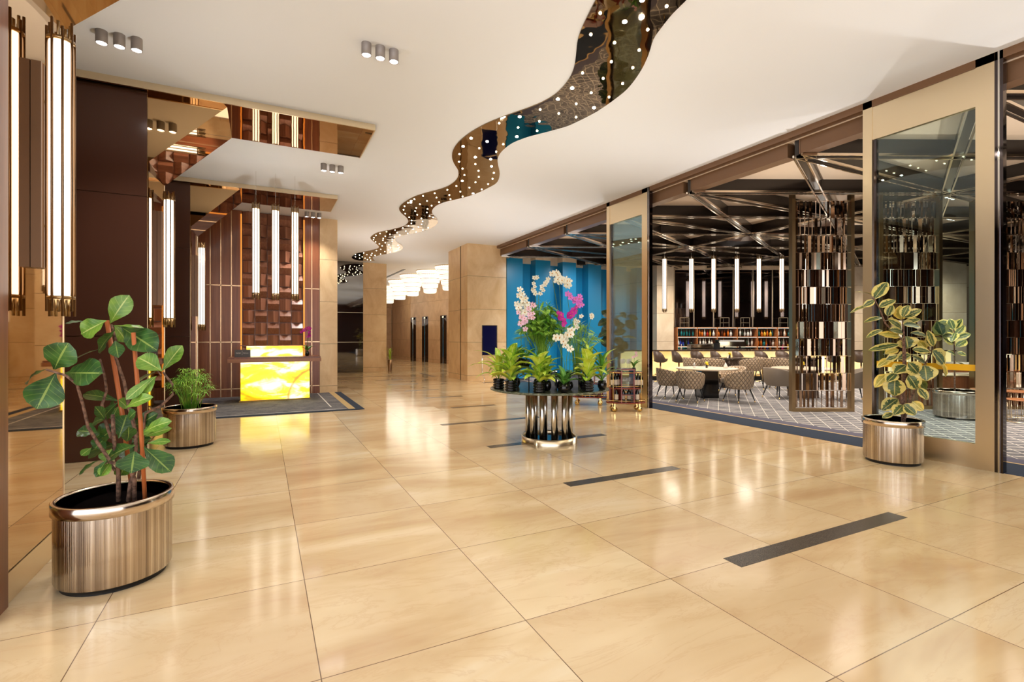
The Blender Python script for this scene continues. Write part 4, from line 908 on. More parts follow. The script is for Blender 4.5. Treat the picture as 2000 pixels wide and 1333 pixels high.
FIG = [(590, 280, 705, 112, 95, 1), (570, 262, 418, 342, 100, 1), (440, 266, 325, 282, 22, 0), (600, 292, 792, 306, 24, 1), (655, 300, 868, 440, 125, 0), (615, 290, 690, 390, 70, 1), (620, 320, 520, 450, 80, 0), (622, 380, 640, 482, 60, 0), (528, 430, 325, 532, 26, 0),
       (262, 550, 345, 395, 120, 0, -.3), (268, 575, 155, 785, 130, 0, -.32), (322, 572, 550, 575, 125, 0, -.22), (212, 552, 100, 640, 45, 0, -.32), (897, 562, 755, 480, 95, 1), (900, 560, 1018, 410, 78, 1), (870, 560, 750, 630, 24, 0), (865, 590, 770, 700, 60, 1), (840, 600, 685, 730, 44, 1),
       (650, 740, 432, 700, 55, 0), (680, 780, 845, 715, 58, 1), (640, 745, 545, 850, 50, 0), (520, 930, 400, 915, 90, 0), (500, 960, 605, 880, 70, 0), (640, 960, 690, 820, 95, 0), (690, 980, 700, 890, 60, 0), (750, 895, 872, 812, 78, 0), (790, 925, 955, 858, 62, 1), (795, 950, 955, 900, 45, 1), (810, 990, 950, 978, 36, 1),
       (700, 1010, 835, 960, 60, 0), (622, 1000, 468, 1040, 105, 0), (740, 1000, 570, 1090, 95, 0, -.1), (735, 1035, 715, 1165, 120, 0, -.12), (790, 1010, 950, 1160, 105, 0, -.05), (520, 1090, 408, 1180, 26, 0), (570, 1088, 508, 1190, 32, 0), (600, 1100, 535, 1185, 50, 1), (480, 1015, 418, 1062, 36, 1), (480, 880, 560, 840, 50, 0), (700, 850, 745, 800, 60, 0), (620, 900, 540, 960, 60, 0), (760, 950, 830, 890, 60, 1), (560, 850, 500, 770, 44, 0), (640, 770, 600, 850, 50, 1), (690, 1080, 650, 1180, 60, 1), (650, 930, 560, 900, 90, 0, .1), (700, 900, 790, 870, 80, 0, .1), (660, 1000, 720, 1080, 90, 0, .12), (560, 960, 500, 1020, 70, 0, .1), (640, 860, 640, 940, 80, 0, .05), (720, 960, 800, 1010, 80, 0, .1), (600, 1020, 560, 1100, 70, 1, .1), (560, 800, 620, 760, 60, 0, .1), (700, 790, 640, 730, 60, 1, .05)]
# photo coordinates of the fig: enlarged view 3.029x with origin (20, 540)
big_plant('fiddle_leaf_fig', 'fiddle leaf fig with big glossy leaves tied to orange stakes, left foreground', (P1[0], P1[1], 0.36), 3.02, (20, 540), 3.029, FIG,
    [([(640, 1330), (640, 1200), (635, 1100), (612, 960), (606, 820)], 0.013, 0.010, (0, -.08)), ([(700, 1330), (712, 1230), (742, 1130), (745, 930), (702, 770), (672, 620), (624, 480), (626, 380), (598, 285)], 0.014, 0.006, (0.02, 0.0)),
     ([(735, 1330), (735, 1200), (690, 1110), (600, 1105), (520, 990), (460, 890), (430, 760), (395, 640), (330, 588), (212, 552)], 0.012, 0.006, (0, -.32)), ([(760, 1200), (790, 900), (800, 812), (895, 765), (962, 700), (960, 640), (905, 568)], 0.010, 0.006, (0.03, 0.12)),
     ([(600, 960), (560, 850), (543, 760), (570, 680), (558, 590), (530, 490)], 0.010, 0.006, (-.04, -.02)), ([(895, 590), (870, 560)], 0.005, 0.004, (.1, .1)), ([(635, 1170), (600, 1120), (570, 1088)], 0.009, 0.006, (0, 0.02))],
    [FIDDLE, FIDDLEY], 5, 'fiddle', 0.13, [([(572, 262, 0.02), (662, 812, 0.03), (730, 1330, 0.05)], 0.0125), ([(728, 333, -.05), (770, 850, -.03), (798, 1330, 0.0)], 0.0115)], wk=1.0)
# umbrella papyrus
pp = thing('umbrella_papyrus', 'feathery umbrella papyrus with thin green stems in the second planter', 'plant', (P2[0], P2[1], 0.38)); rng = random.Random(12)
for k in range(46):
    a = 2.399 * k; rr = 0.25 * math.sqrt((k + .5) / 46); h = 0.66 * (1 - 0.42 * (rr / 0.25) ** 2) * rng.uniform(0.8, 1.05)
    top = Vector((rr * math.cos(a), rr * math.sin(a), h)); base = Vector((0.05 * math.cos(a) * rng.random() * 2, 0.05 * math.sin(a), 0))
    mb = MB().tube([base, base.lerp(top, 0.5) + Vector((0, 0, 0.05)), top], [0.005, 0.004, 0.003], 4)
    for q in range(16):
        w = 2 * math.pi * q / 16 + k; L = rng.uniform(0.07, 0.12); e = top + Vector((math.cos(w) * L, math.sin(w) * L, rng.uniform(-0.07, 0.02))); m_ = top.lerp(e, 0.5) + Vector((0, 0, 0.02)); sd = Vector((-math.sin(w), math.cos(w), 0)) * 0.005
        mb.add([top, m_ + sd, m_ - sd, e], [(0, 1, 2), (1, 3, 2)])
    obj('frond', mb, PALM, pp)
VAR = [(225, 212, 345, 55, 85, 1), (210, 175, 50, 148, 28, 0), (230, 225, 122, 282, 48, 0), (200, 272, 0, 345, 22, 0), (270, 290, 425, 222, 58, 1), (350, 370, 390, 262, 58, 0), (300, 385, 128, 432, 42, 1), (480, 402, 468, 272, 78, 2), (490, 380, 548, 268, 62, 0), (505, 382, 668, 310, 58, 0), (500, 430, 655, 398, 40, 0), (645, 462, 498, 452, 95, 0), (480, 490, 350, 402, 55, 0), (490, 522, 362, 500, 62, 1), (468, 560, 262, 540, 58, 2), (300, 500, 150, 575, 38, 0), (520, 560, 540, 672, 130, 0), (460, 632, 168, 692, 62, 1), (718, 562, 560, 530, 50, 1), (722, 560, 858, 582, 58, 2), (705, 680, 625, 600, 66, 2), (580, 678, 745, 705, 58, 0), (765, 650, 722, 540, 70, 1), (860, 545, 810, 418, 100, 0), (770, 690, 880, 820, 118, 0), (850, 800, 890, 935, 34, 2), (450, 680, 325, 722, 58, 2), (565, 728, 438, 772, 82, 0), (580, 742, 722, 822, 58, 1), (440, 740, 335, 782, 50, 0), (390, 765, 250, 852, 60, 2), (522, 830, 412, 905, 100, 0), (540, 800, 632, 905, 98, 0), (695, 830, 712, 975, 128, 0), (430, 905, 342, 985, 78, 0), (348, 912, 230, 1035, 72, 2), (422, 950, 415, 1115, 128, 0), (540, 920, 622, 1050, 105, 0), (620, 935, 705, 1065, 60, 2), (640, 1040, 722, 1150, 55, 0), (445, 1140, 298, 1250, 92, 0), (495, 1200, 408, 1292, 80, 0), (500, 1190, 612, 1290, 82, 0), (580, 1165, 682, 1250, 62, 2), (400, 1275, 300, 1320, 44, 0), (860, 565, 952, 545, 60, 0), (780, 650, 720, 500, 50, 0), (420, 440, 350, 400, 60, 1), (560, 900, 640, 960, 60, 2)]
big_plant('variegated_rubber_plant', 'variegated rubber plant with cream edged leaves in the right planter', (P3[0], P3[1], 0.36), 5.82, (1660, 540), 4.76, VAR,
    [([(495, 1420), (480, 1100), (518, 900), (512, 700), (500, 500), (486, 395)], 0.018, 0.006, (0, 0)), ([(505, 1400), (500, 900), (495, 600), (330, 440), (270, 290), (215, 188)], 0.014, 0.005, (.03, -.12)), ([(490, 1400), (560, 1150), (640, 960), (690, 830), (770, 690), (762, 600), (730, 560)], 0.012, 0.006, (0, .12)), ([(770, 700), (850, 835), (890, 930)], 0.008, 0.004, (.12, .12)), ([(730, 560), (860, 560), (950, 548)], 0.007, 0.004, (.12, .15))],
    [VARIEG, VARIEG, VARIEGY], 8, 'oval', 0.16)
R4 = [(480 + 90 * math.cos(k * 2.4) * (0.4 + k / 22), 560 - k * 16 + 20, 480 + 190 * math.cos(k * 2.4) * (0.4 + k / 22), 470 - k * 18, 62) for k in range(16)]
big_plant('rubber_plant', 'variegated rubber plant in the planter behind the glass door', (P4[0], P4[1], 0.36), 8.9, (1770, 560), 4.76, [(460, 560, 560, 500, 60), (450, 520, 340, 470, 70), (470, 480, 600, 440, 50), (450, 460, 540, 360, 60), (430, 420, 300, 400, 60), (440, 400, 400, 300, 60), (450, 390, 520, 300, 50), (420, 350, 290, 330, 50), (470, 620, 560, 640, 40), (460, 640, 380, 600, 40), (460, 430, 420, 520, 60), (455, 700, 560, 760, 34)],
    [([(455, 1400), (450, 800), (445, 420), (430, 330)], 0.016, 0.006, (0, 0))], [VARIEG], 21, 'oval', 0.15)
# dark rubber plant behind the table, standing by the bar carts
P5 = (*at(1206, 11.6)[:2], 0.0)
planter('dark planter behind the bar carts holding the rubber plant', P5, r=0.22, h=0.45)
big_plant('rubber_plant', 'tall dark rubber plant rising behind the wine bar carts', (P5[0], P5[1], 0.32), 11.6, (920, 500), 4.761,
    [(1290, 570, 1210, 515, 60), (1290, 600, 1180, 650, 60), (1300, 620, 1380, 600, 40), (1420, 560, 1340, 585, 34), (1440, 570, 1380, 530, 40), (1450, 560, 1550, 590, 40), (1440, 600, 1520, 680, 62), (1300, 700, 1180, 760, 50), (1320, 720, 1440, 700, 50), (1310, 760, 1220, 820, 70), (1320, 790, 1420, 800, 60), (1400, 760, 1530, 770, 34), (1400, 800, 1450, 870, 50), (1330, 830, 1280, 900, 70), (1340, 840, 1420, 900, 70), (1300, 660, 1210, 720, 60), (1330, 640, 1420, 650, 50), (1430, 640, 1350, 680, 50), (1300, 840, 1200, 780, 60), (1350, 880, 1300, 950, 60)],
    [([(1330, 1130), (1320, 900), (1300, 700), (1290, 560)], 0.016, 0.006, (0, 0)), ([(1360, 1130), (1390, 850), (1430, 640), (1440, 555)], 0.014, 0.005, (0.05, 0.1))], [RUBBER], 33, 'oval', 0.15)
# little plant in the lift lobby
P6 = (*at(761.5, 20.6)[:2], 0.0)
t = thing('tapered_planter', 'slim dark metal pot with a green plant behind the far stone column', 'plant', P6)
obj('pot', MB().lathe([(0.07, 0), (0.10, 0.5), (0.085, 0.5), (0.08, 0.45)], (0, 0, 0), 16, False), BRONZE, t)
for k in range(14):
    a = 2.4 * k; obj('leaf', MB().leaf((0, 0, 0.46 + 0.02 * k), (0.16 * math.cos(a), 0.12 * math.sin(a), 0.6 + 0.035 * k), 0.07, droop=0.2, shape='lance'), DIEFF, t)

# ---------------------------------------------------------------- screen easel by the pillar
t = thing('display_screen_stand', 'tall blue display screen on a steel easel in front of the stone pillar', 'screen', (*at(956, 16.0)[:2], 0), -0.08)
z0, z1 = EYE + (HOR - 693) / F * 16, EYE + (HOR - 637) / F * 16
obj('screen', MB().box(-0.235, 0.235, -0.02, 0.02, z0, z1), SCREENE, t)
obj('bezel', MB().box(-0.26, -0.235, -0.025, 0.025, z0 - .02, z1 + .02).box(0.235, 0.26, -0.025, 0.025, z0 - .02, z1 + .02).box(-.235, .235, -0.025, 0.025, z1, z1 + .02).box(-.235, .235, -0.025, 0.025, z0 - .02, z0), CHROME, t)
obj('leg', MB().tube([(-0.25, 0, z0), (-0.25, -0.02, 0.25), (-0.20, -0.10, 0.1), (-0.24, -0.16, 0.0)], 0.012, 6), CHROME, t)
obj('leg', MB().tube([(0.25, 0, z0), (0.25, -0.02, 0.25), (0.20, -0.10, 0.1), (0.24, -0.16, 0.0)], 0.012, 6), CHROME, t)
obj('base', MB().box(-0.26, 0.26, -0.15, 0.15, 0, 0.02), CHROME, t)

# ---------------------------------------------------------------- wine carts
BOT = None
def bottle(label, loc, group, glass=WINE, lab=LABELM, s=1.0, cat='bottle'):
    t = thing('wine_bottle', label, cat, loc, 0, group); t.scale = (s, s, s)
    obj('glass', MB().lathe([(0.034, 0), (0.037, 0.01), (0.037, 0.18), (0.030, 0.21), (0.014, 0.235), (0.013, 0.30)], (0, 0, 0), 12), glass, t)
    obj('paper_label', MB().lathe([(0.0378, 0.05), (0.0378, 0.15)], (0, 0, 0), 12, False), lab, t)
    return t
def wine_glass(label, loc, group, proto=[None]):
    if proto[0] is None:
        t = thing('wine_glass', label, 'glass', loc, 0, group)
        obj('bowl', MB().lathe([(0.004, 0.09), (0.032, 0.12), (0.036, 0.15), (0.028, 0.19)], (0, 0, 0), 12, False), CLEAR, t)
        obj('stem', MB().lathe([(0.032, 0.0), (0.030, 0.004), (0.004, 0.01), (0.004, 0.09)], (0, 0, 0), 10, False), CLEAR, t); proto[0] = t; return t
    return dup(proto[0], loc, None, label, group)
def cart(label, px, d, rz):
    x, y, _ = at(px, d); t = thing('bar_cart', label, 'bar cart', (x, y, 0), rz)
    w, dp = 0.62, 0.40
    for k, z in enumerate((0.16, 0.44, 0.74)):
        ww = w if k else w + 0.1
        obj('tray', MB().lathe([(0.5, 0.0), (0.5, 0.025)], (0, 0, z), 24, True, ww + 0.05, dp), MAHOG, t)
        obj('rail', MB().tube([(0.5 * (ww + .05) * math.cos(2 * math.pi * q / 24), 0.5 * dp * math.sin(2 * math.pi * q / 24), z + (0.055 if k < 2 else 0.02)) for q in range(25)], 0.006, 5), BRASS, t)
    obj('side_panel', MB().box(-0.13, -0.11, -0.19, 0.19, 0.18, 0.80), MAHOG, t); obj('side_panel', MB().box(0.11, 0.13, -0.19, 0.19, 0.18, 0.80), MAHOG, t)
    obj('back_panel', MB().box(-0.30, -0.12, 0.12, 0.14, 0.18, 0.45).box(0.12, 0.30, 0.12, 0.14, 0.18, 0.45), MAHOG, t)
    obj('top', MB().box(-0.14, 0.14, -0.19, 0.19, 0.80, 0.825), MAHOG, t)
    obj('shelf', MB().box(-0.11, 0.11, -0.18, 0.18, 0.32, 0.335), MAHOG, t)
    for sx in (-1, 1):
        for sy in (-1, 1):
            obj('post', MB().tube([(sx * 0.27, sy * 0.13, 0.14), (sx * 0.27, sy * 0.13, 0.76)], 0.008, 6), BRASS, t)
            cs = obj('caster', MB().tube([(sx * 0.24, sy * 0.12 - 0.014, 0.05), (sx * 0.24, sy * 0.12 + 0.014, 0.05)], 0.05, 16), BRASS, t)
            obj('caster_fork', MB().box(sx * 0.24 - 0.012, sx * 0.24 + 0.012, sy * 0.12 - 0.02, sy * 0.12 + 0.02, 0.05, 0.16), BRASS, cs)
    return t, x, y, rz
ct, cx, cy, cr = cart('mahogany and brass bar cart with wine bottles, right of the round table', 1222, 9.75, -YAW)
def onct(lx, ly, z, c0=None):
    x_, y_, r_ = c0 or (cx, cy, cr)
    return (x_ + lx * math.cos(r_) - ly * math.sin(r_), y_ + lx * math.sin(r_) + ly * math.cos(r_), z)
wp = [None]
def put_bottle(lab, loc, grp):
    if wp[0] is None: wp[0] = bottle(lab, loc, grp)
    else: dup(wp[0], loc, None, lab, grp)
for k, lx in enumerate((-0.27, -0.205, -0.15)): put_bottle(['outermost', 'middle', 'inner'][k] + ' wine bottle on the left wing of the right cart', onct(lx, -0.08 + 0.03 * k, 0.466), 'wine bottles on the right cart')
for k, lx in enumerate((0.165, 0.22, 0.28)): put_bottle(['inner', 'middle', 'outermost'][k] + ' wine bottle on the right wing of the right cart', onct(lx, -0.08, 0.466), 'wine bottles on the right cart')
for k, lx in enumerate((-0.2, 0.2)): put_bottle(['left', 'right'][k] + ' dark champagne bottle on the bottom tray of the cart', onct(lx, -0.1, 0.186), 'bottles on the cart bottom tray')
for k, lx in enumerate((-0.06, 0.05)): put_bottle(['left', 'right'][k] + ' bottle inside the bottom bay of the right cart', onct(lx, -0.05, 0.186), 'bottles on the cart bottom tray').__class__
for k in range(6): wine_glass('wine glass in the cluster on top of the right cart', onct(-0.10 + 0.04 * k, -0.08 + 0.07 * (k % 3), 0.826), 'wine glasses on top of the cart')
for k in range(3): wine_glass('wine glass in the middle bay of the right cart', onct(-0.06 + 0.06 * k, -0.06, 0.466), 'wine glasses in the middle bay of the cart')
for k in range(4): wine_glass('wine glass on the inner shelf of the right cart', onct(-0.08 + 0.05 * k, -0.06, 0.336), 'wine glasses on the inner shelf of the cart').scale = (0.5, 0.5, 0.5)
ct2, cx2, cy2, cr2 = cart('second bar cart half hidden below the round table top', 1150, 10.65, -YAW - 0.2)
for k in range(5): put_bottle(['first', 'second', 'third', 'fourth', 'fifth'][k] + ' small bottle from the left on the hidden cart bottom tray', onct(-0.2 + 0.09 * k, -0.1, 0.186, (cx2, cy2, cr2)), 'bottles on the hidden cart')
orchid('small pink and white orchid on top of the right cart', onct(0.16, 0.0, 0.766), [(0.02, 0, 0.30), (0.04, 0, 0.36), (0.05, -.01, 0.33), (-0.03, 0, 0.27)], PETP, (0.04, 0.08), 4, seed=5, fr=0.03)

# ---------------------------------------------------------------- bar: counter, back shelves, bottles, stools
R0, R1 = (1213 - 1000) / F * 16.7, (1860 - 1000) / F * 16.7
bar = thing('bar_counter', 'long bar counter with backlit honey onyx front and dark top', 'bar counter', (0, 0, 0))
obj('onyx_front', MB().prism(rprism(R0, R1, 16.75, 16.8), 0.17, 0.955), ONYXBAR, bar)
obj('body', MB().prism(rprism(R0, R1, 16.8, 17.3), 0.0, 0.96), STOOLM, bar)
obj('counter_top', MB().prism(rprism(R0 - 0.05, R1 + 0.05, 16.6, 17.4), 0.96, 1.0), mat('dark bar top', (66, 48, 36), 0.15), bar)
obj('plinth', MB().prism(rprism(R0, R1, 16.7, 16.8), 0.0, 0.13), BLACK, bar)
a_, b_ = rd(R0, 16.5), rd(R1, 16.5)
obj('foot_rail', MB().tube([(a_[0], a_[1], 0.16), (b_[0], b_[1], 0.16)], 0.02, 8), BRASS, bar)
S0, S1 = (1318 - 1000) / F * 19.9, (1664 - 1000) / F * 19.9
bb = thing('back_bar_shelving', 'dark back bar shelving with smoked mirror behind the bottles', 'shelving', (0, 0, 0))
obj('mirror_panel', MB().prism(rprism(S0, S1, 19.97, 20.02), 1.84, 4.12), DARKMIRROR, bb)
obj('back_panel', MB().prism(rprism(S0, S1, 19.97, 20.02), 0.0, 1.83), mat('shelf back', (60, 40, 30), 0.3), bb)
for z in (1.82, 1.46, 1.08):
    obj('shelf', MB().prism(rprism(S0, S1, 19.6, 19.97), z - 0.03, z), WALNUT if z < 1.8 else COUNTER, bb)
    obj('added_shelf_fill', MB().prism(rprism(S0 + .02, S1 - .02, 19.61, 19.63), z - 0.04, z - 0.03), mat('added shelf fill strip', (255, 220, 170), 0.4, emit=(1.0, 0.8, 0.55), es=3.5), bb)  # glowing strip added under each shelf to brighten the bottles
nd = 9
for k in range(nd + 1):
    r = S0 + (S1 - S0) * k / nd
    obj('divider', MB().prism(rprism(r - 0.015, r + 0.015, 19.58, 19.97), 0.9, 1.82), COUNTER, bb)
    obj('mirror_mullion', MB().prism(rprism(r - 0.012, r + 0.012, 19.94, 19.975), 1.84, 4.12), GOLD, bb)
obj('cornice', MB().prism(rprism(S0, S1, 19.85, 20.0), 4.12, 4.38), PALE, bb)
obj('back_cabinet', MB().prism(rprism(S0, S1, 19.4, 19.97), 0.0, 0.9), DARKPANEL, bb)
# little metal cubby grid standing on the top shelf
gb = MB()
rng = random.Random(3)
for k in range(nd):
    r = S0 + (S1 - S0) * (k + rng.uniform(0.15, 0.3)) / nd; w_ = 0.35
    if k % 3 != 1:
        for rr in (r, r + w_): gb.prism(rprism(rr - 0.008, rr + 0.008, 19.7, 19.72), 1.82, 2.2)
        for zz in (2.2, 2.0): gb.prism(rprism(r, r + w_, 19.7, 19.72), zz - 0.01, zz + 0.006)
obj('cubby_frames', gb, GOLD, bb)
KIND = [('amber', (190, 100, 24)), ('clear', (206, 210, 206)), ('dark green', (22, 40, 24)), ('golden', (214, 170, 50)), ('red', (160, 36, 26)), ('teal', (20, 110, 116)), ('brown', (74, 36, 18)), ('white', (222, 214, 200)), ('pink', (226, 50, 140)), ('blue', (40, 60, 170))]
KM = [mat(n_ + ' bottle glass', c_, 0.1) for n_, c_ in KIND]
protos = {}
sh = {1.46: 'upper', 1.08: 'middle', 0.90: 'lower'}
shapes = [[(0.036, 0), (0.038, 0.17), (0.014, 0.22), (0.013, 0.29)], [(0.045, 0), (0.047, 0.12), (0.03, 0.16), (0.013, 0.17), (0.015, 0.24)], [(0.03, 0), (0.04, 0.10), (0.03, 0.18), (0.012, 0.22), (0.012, 0.30)]]
rng = random.Random(11)
for z in (1.46, 1.08, 0.90):
    r = S0 + 0.08
    while r < S1 - 0.05:
        if z == 0.90 and 0.9 < r - S0 < 2.9: r += 0.1; continue
        frac = (r - S0) / (S1 - S0) * nd
        if abs(frac - round(frac)) > 0.1:
            w8 = [5, 7, 3, 3, 1, 1, 4, 4, 0, 0] if z > 1 else [3, 4, 3, 3, 1, 1, 3, 3, 1, 1]
            if int(frac) == 4 and z > 1: w8 = [4, 2, 0, 5, 4, 2, 1, 1, 0, 0]
            if int(frac) == 0: w8 = [0, 2, 2, 0, 0, 6, 2, 1, 0, 2]
            kk = rng.choices(range(10), w8)[0]; si = rng.randrange(3)
            if (kk, si) not in protos:
                o = obj('spirit_bottle', MB().lathe(shapes[si], (0, 0, 0), 10), KM[kk]); protos[(kk, si)] = o
            else: o = protos[(kk, si)].copy(); COL.objects.link(o)
            o.location = rd(r, rng.uniform(19.7, 19.82), z + 0.001)
            q = 0.85 if z == 0.9 else 1.0; o.scale = (1, 1, q)
            bay = names_[min(11, int(frac))]; tag(o, '%s bottle on the %s back bar shelf, in the %s bay from the left' % (KIND[kk][0], sh[z], bay), 'bottle', '%s bottles in the %s bay of the %s back bar shelf' % (KIND[kk][0], bay, sh[z]))
        r += rng.uniform(0.095, 0.13)
for px, w_, h_, nm, lab in [(1362, 0.34, 0.2, 'ice_box', 'wide steel ice box on the back counter'), (1384, 0.14, 0.22, 'ice_box', 'small steel box right of the wide ice box')]:
    x, y, _ = at(px, 19.2); t = thing(nm, lab, 'appliance', (x, y, 0.96), -YAW)
    obj('casing', MB().box(-w_, w_, -0.15, 0.15, 0, h_), mat('dull steel', (150, 146, 140), 0.35, 0.8), t); obj('door_panel', MB().box(-w_ * .9, w_ * .9, -0.16, -0.15, 0.02, h_ - 0.02), CHROME, t)
x, y, _ = at(1426, 19.2); t = thing('espresso_machine', 'long silver espresso machine behind the bar counter', 'coffee machine', (x, y, 0.96), -YAW)
obj('casing', MB().box(-0.5, 0.5, -0.2, 0.15, 0.10, 0.30), CHROME, t); obj('cup_tray', MB().box(-0.46, 0.46, -0.18, 0.13, 0.30, 0.36), mat('cups', (190, 190, 190), 0.4, 0.2), t); obj('drip_base', MB().box(-0.5, 0.5, -0.2, 0.15, 0, 0.06), BLACK, t)
for k in (-0.3, 0.3): obj('group_head', MB().lathe([(0.04, 0), (0.04, 0.06)], (k, -0.17, 0.06), 10), BLACK, t)
x, y, _ = at(1400, 19.0); t = thing('coffee_grinder', 'black coffee grinder between ice boxes and espresso machine', 'grinder', (x, y, 0.96))
obj('body', MB().box(-0.08, 0.08, -0.08, 0.08, 0, 0.26), BLACK, t); obj('hopper', MB().lathe([(0.05, 0.26), (0.09, 0.36), (0.08, 0.38)], (0, 0, 0), 12), WINE, t)

stp = None
for k, px in enumerate([1290, 1326, 1363, 1402, 1445, 1489, 1530, 1572, 1630, 1682, 1725]):
    lab = names_[k] + ' brown bar stool from the left along the bar counter'
    loc = (*at(px, 16.1)[:2], 0)
    if stp is None:
        stp = thing('bar_stool', lab, 'bar stool', loc, -YAW - 1.15, 'bar stools along the counter')
        obj('base', MB().lathe([(0.21, 0), (0.20, 0.015), (0.05, 0.035), (0.03, 0.06)], (0, 0, 0), 24, False), CHROME, stp)
        obj('pole', MB().lathe([(0.025, 0.03), (0.025, 0.62)], (0, 0, 0), 12), FRAMEB, stp)
        obj('footrest', MB().tube([(0.14 * math.cos(q), 0.14 * math.sin(q) - 0.05, 0.24) for q in [i * math.pi / 8 for i in range(17)]], 0.01, 6), FRAMEB, stp)
        # shell: seat that sweeps up into a back at the side away from the bar
        sh_ = MB(); n = 20
        for z_, rr, tw in ((0.62, 0.14, 0), (0.66, 0.21, 0)): pass
        rings = []
        for i in range(n):
            a = 2 * math.pi * i / n; bk = max(0.0, -math.sin(a)); hh = 0.74 + 0.24 * min(1, bk * 1.4) ** 0.8
            rings.append((a, hh))
        vs = [(0, 0, 0.61)]
        for fct, zz in ((0.6, 0.615), (1.0, 0.66)):
            for a, hh in rings: vs.append((0.21 * fct * math.cos(a), 0.21 * fct * math.sin(a), zz))
        for a, hh in rings: vs.append((0.235 * math.cos(a), 0.235 * math.sin(a) - 0.0, hh))
        for a, hh in rings: vs.append((0.20 * math.cos(a), 0.20 * math.sin(a), hh))
        for a, hh in rings: vs.append((0.17 * math.cos(a), 0.17 * math.sin(a), 0.69))
        vs.append((0, 0, 0.685)); fs = [(0, 1 + (i + 1) % n, 1 + i) for i in range(n)]
        for ring in range(4):
            b0 = 1 + ring * n; fs += [(b0 + i, b0 + (i + 1) % n, b0 + n + (i + 1) % n, b0 + n + i) for i in range(n)]
        fs += [(len(vs) - 1, 1 + 4 * n + i, 1 + 4 * n + (i + 1) % n) for i in range(n)]
        obj('seat_shell', MB().add(vs, fs, True), STOOLM, stp)
    else: dup(stp, loc, -YAW - 1.15 + random.Random(k).uniform(-0.3, 0.3), lab)

# ---------------------------------------------------------------- tub chairs and tables
def tub_chair(label, loc, rz, m=QUILT, name='tub_chair', seat=0.40, top=0.70, r=0.30, group=None, low=0.30):
    """open side towards +Y"""
    t = thing(name, label, 'chair', loc, rz, group); n = 28; vs = []; A = []
    for i in range(n + 1):
        a = -math.pi / 2 + (i / n - 0.5) * 2 * math.radians(128); k = math.cos((i / n - 0.5) * math.pi); A.append((a, seat + 0.10 + (top - seat - 0.10) * max(0, k) ** 0.6))
    prof = [(0.80, low, 0), (0.98, low + 0.10, 0), (1.04, None, -0.01), (1.02, None, 0.012), (0.92, None, 0.0), (0.86, seat, 0)]
    for f, z, dz in prof:
        for a, h in A: vs.append((r * f * math.cos(a), r * f * math.sin(a), (h + dz) if z is None else z))
    N = n + 1; fs = [(k * N + i, k * N + i + 1, (k + 1) * N + i + 1, (k + 1) * N + i) for k in range(5) for i in range(n)]
    fs += [tuple(k * N for k in range(5, -1, -1)), tuple(k * N + n for k in range(6))]
    obj('backrest', MB().add(vs, fs, True), m, t)
    obj('seat', MB().lathe([(r * 0.78, low), (r * 0.88, low + 0.03), (r * 0.86, seat), (r * 0.7, seat + 0.03), (1e-4, seat + 0.035)], (0, 0.02, 0), 28), LEATHER, t)
    for sx in (-1, 1):
        for sy in (-1, 1):
            l = obj('leg', MB().tube([(sx * r * 0.55, sy * r * 0.5, low), (sx * r * 0.78, sy * r * 0.72, 0.04)], [0.018, 0.010], 8), BLACK, t)
            obj('ferrule', MB().tube([(sx * r * 0.775, sy * r * 0.715, 0.045), (sx * r * 0.80, sy * r * 0.74, 0.0)], [0.011, 0.009], 8), BRASS, l)
    return t
def face(c, q): return math.atan2(q[1] - c[1], q[0] - c[0]) - math.pi / 2
TC = rd(4.66, 11.95)
chairs = [(3.97, 11.12, 'front left quilted tub chair at the round marble table'), (5.02, 11.05, 'front right quilted tub chair at the round marble table'), (3.74, 11.85, 'quilted tub chair at the left side of the marble table'), (5.50, 12.45, 'quilted tub chair at the far right of the marble table')]
tc0 = None
for r, d, lab in chairs:
    c_ = rd(r, d)
    if tc0 is None: tc0 = tub_chair(lab, c_, face(c_, TC), group='quilted chairs around the marble table')
    else: dup(tc0, c_, face(c_, TC), lab)
def ped_table(label, loc, r, h, ped, topm=PALE, pm=BLACKGLOSS, sq=None):
    t = thing('pedestal_table', label, 'table', loc, -YAW)
    if sq: obj('table_top', MB().box(-sq[0], sq[0], -sq[1], sq[1], h - 0.035, h), topm, t)
    else: obj('table_top', MB().lathe([(r - 0.02, h - 0.035), (r, h - 0.02), (r, h)], (0, 0, 0), 56), topm, t)
    obj('pedestal', MB().add([(x * s_, y * s_, z) for z, s_ in ((0, 1.1), (h - 0.035, 1.0)) for x, y in ((-ped, -ped), (ped, -ped), (ped, ped), (-ped, ped))], [(0, 1, 5, 4), (1, 2, 6, 5), (2, 3, 7, 6), (3, 0, 4, 7), (0, 3, 2, 1), (4, 5, 6, 7)]), pm, t)
    return t
ped_table('round pale marble dining table on a black pedestal, nearest the lobby', TC, 0.70, 0.70, 0.19)
def small_decor(where, c_, z, group):
    x, y, _ = c_
    t = thing('bud_vase', 'small yellow flower vase on ' + where, 'vase', (x, y, z)); obj('vase', MB().lathe([(0.025, 0), (0.03, 0.05), (0.015, 0.08)], (0, 0, 0), 10), BLACKGLOSS, t)
    obj('blossom', MB().ball((0, 0, 0.12), 0.035, 8, 5).ball((0.02, 0, 0.09), 0.03, 8, 5), mat('yellow blossom', (226, 196, 40), 0.6), t)
    t = thing('candle_holder', 'round glass candle holder on ' + where, 'candle holder', (x - 0.1, y - 0.02, z)); obj('bowl', MB().lathe([(0.02, 0), (0.035, 0.03), (0.028, 0.06)], (0, 0, 0), 12, False), CLEAR, t); obj('candle', MB().lathe([(0.015, 0.005), (0.015, 0.03)], (0, 0, 0), 8), SHADEE, t)
small_decor('the round marble dining table', TC, 0.70, None)
x, y, z = TC
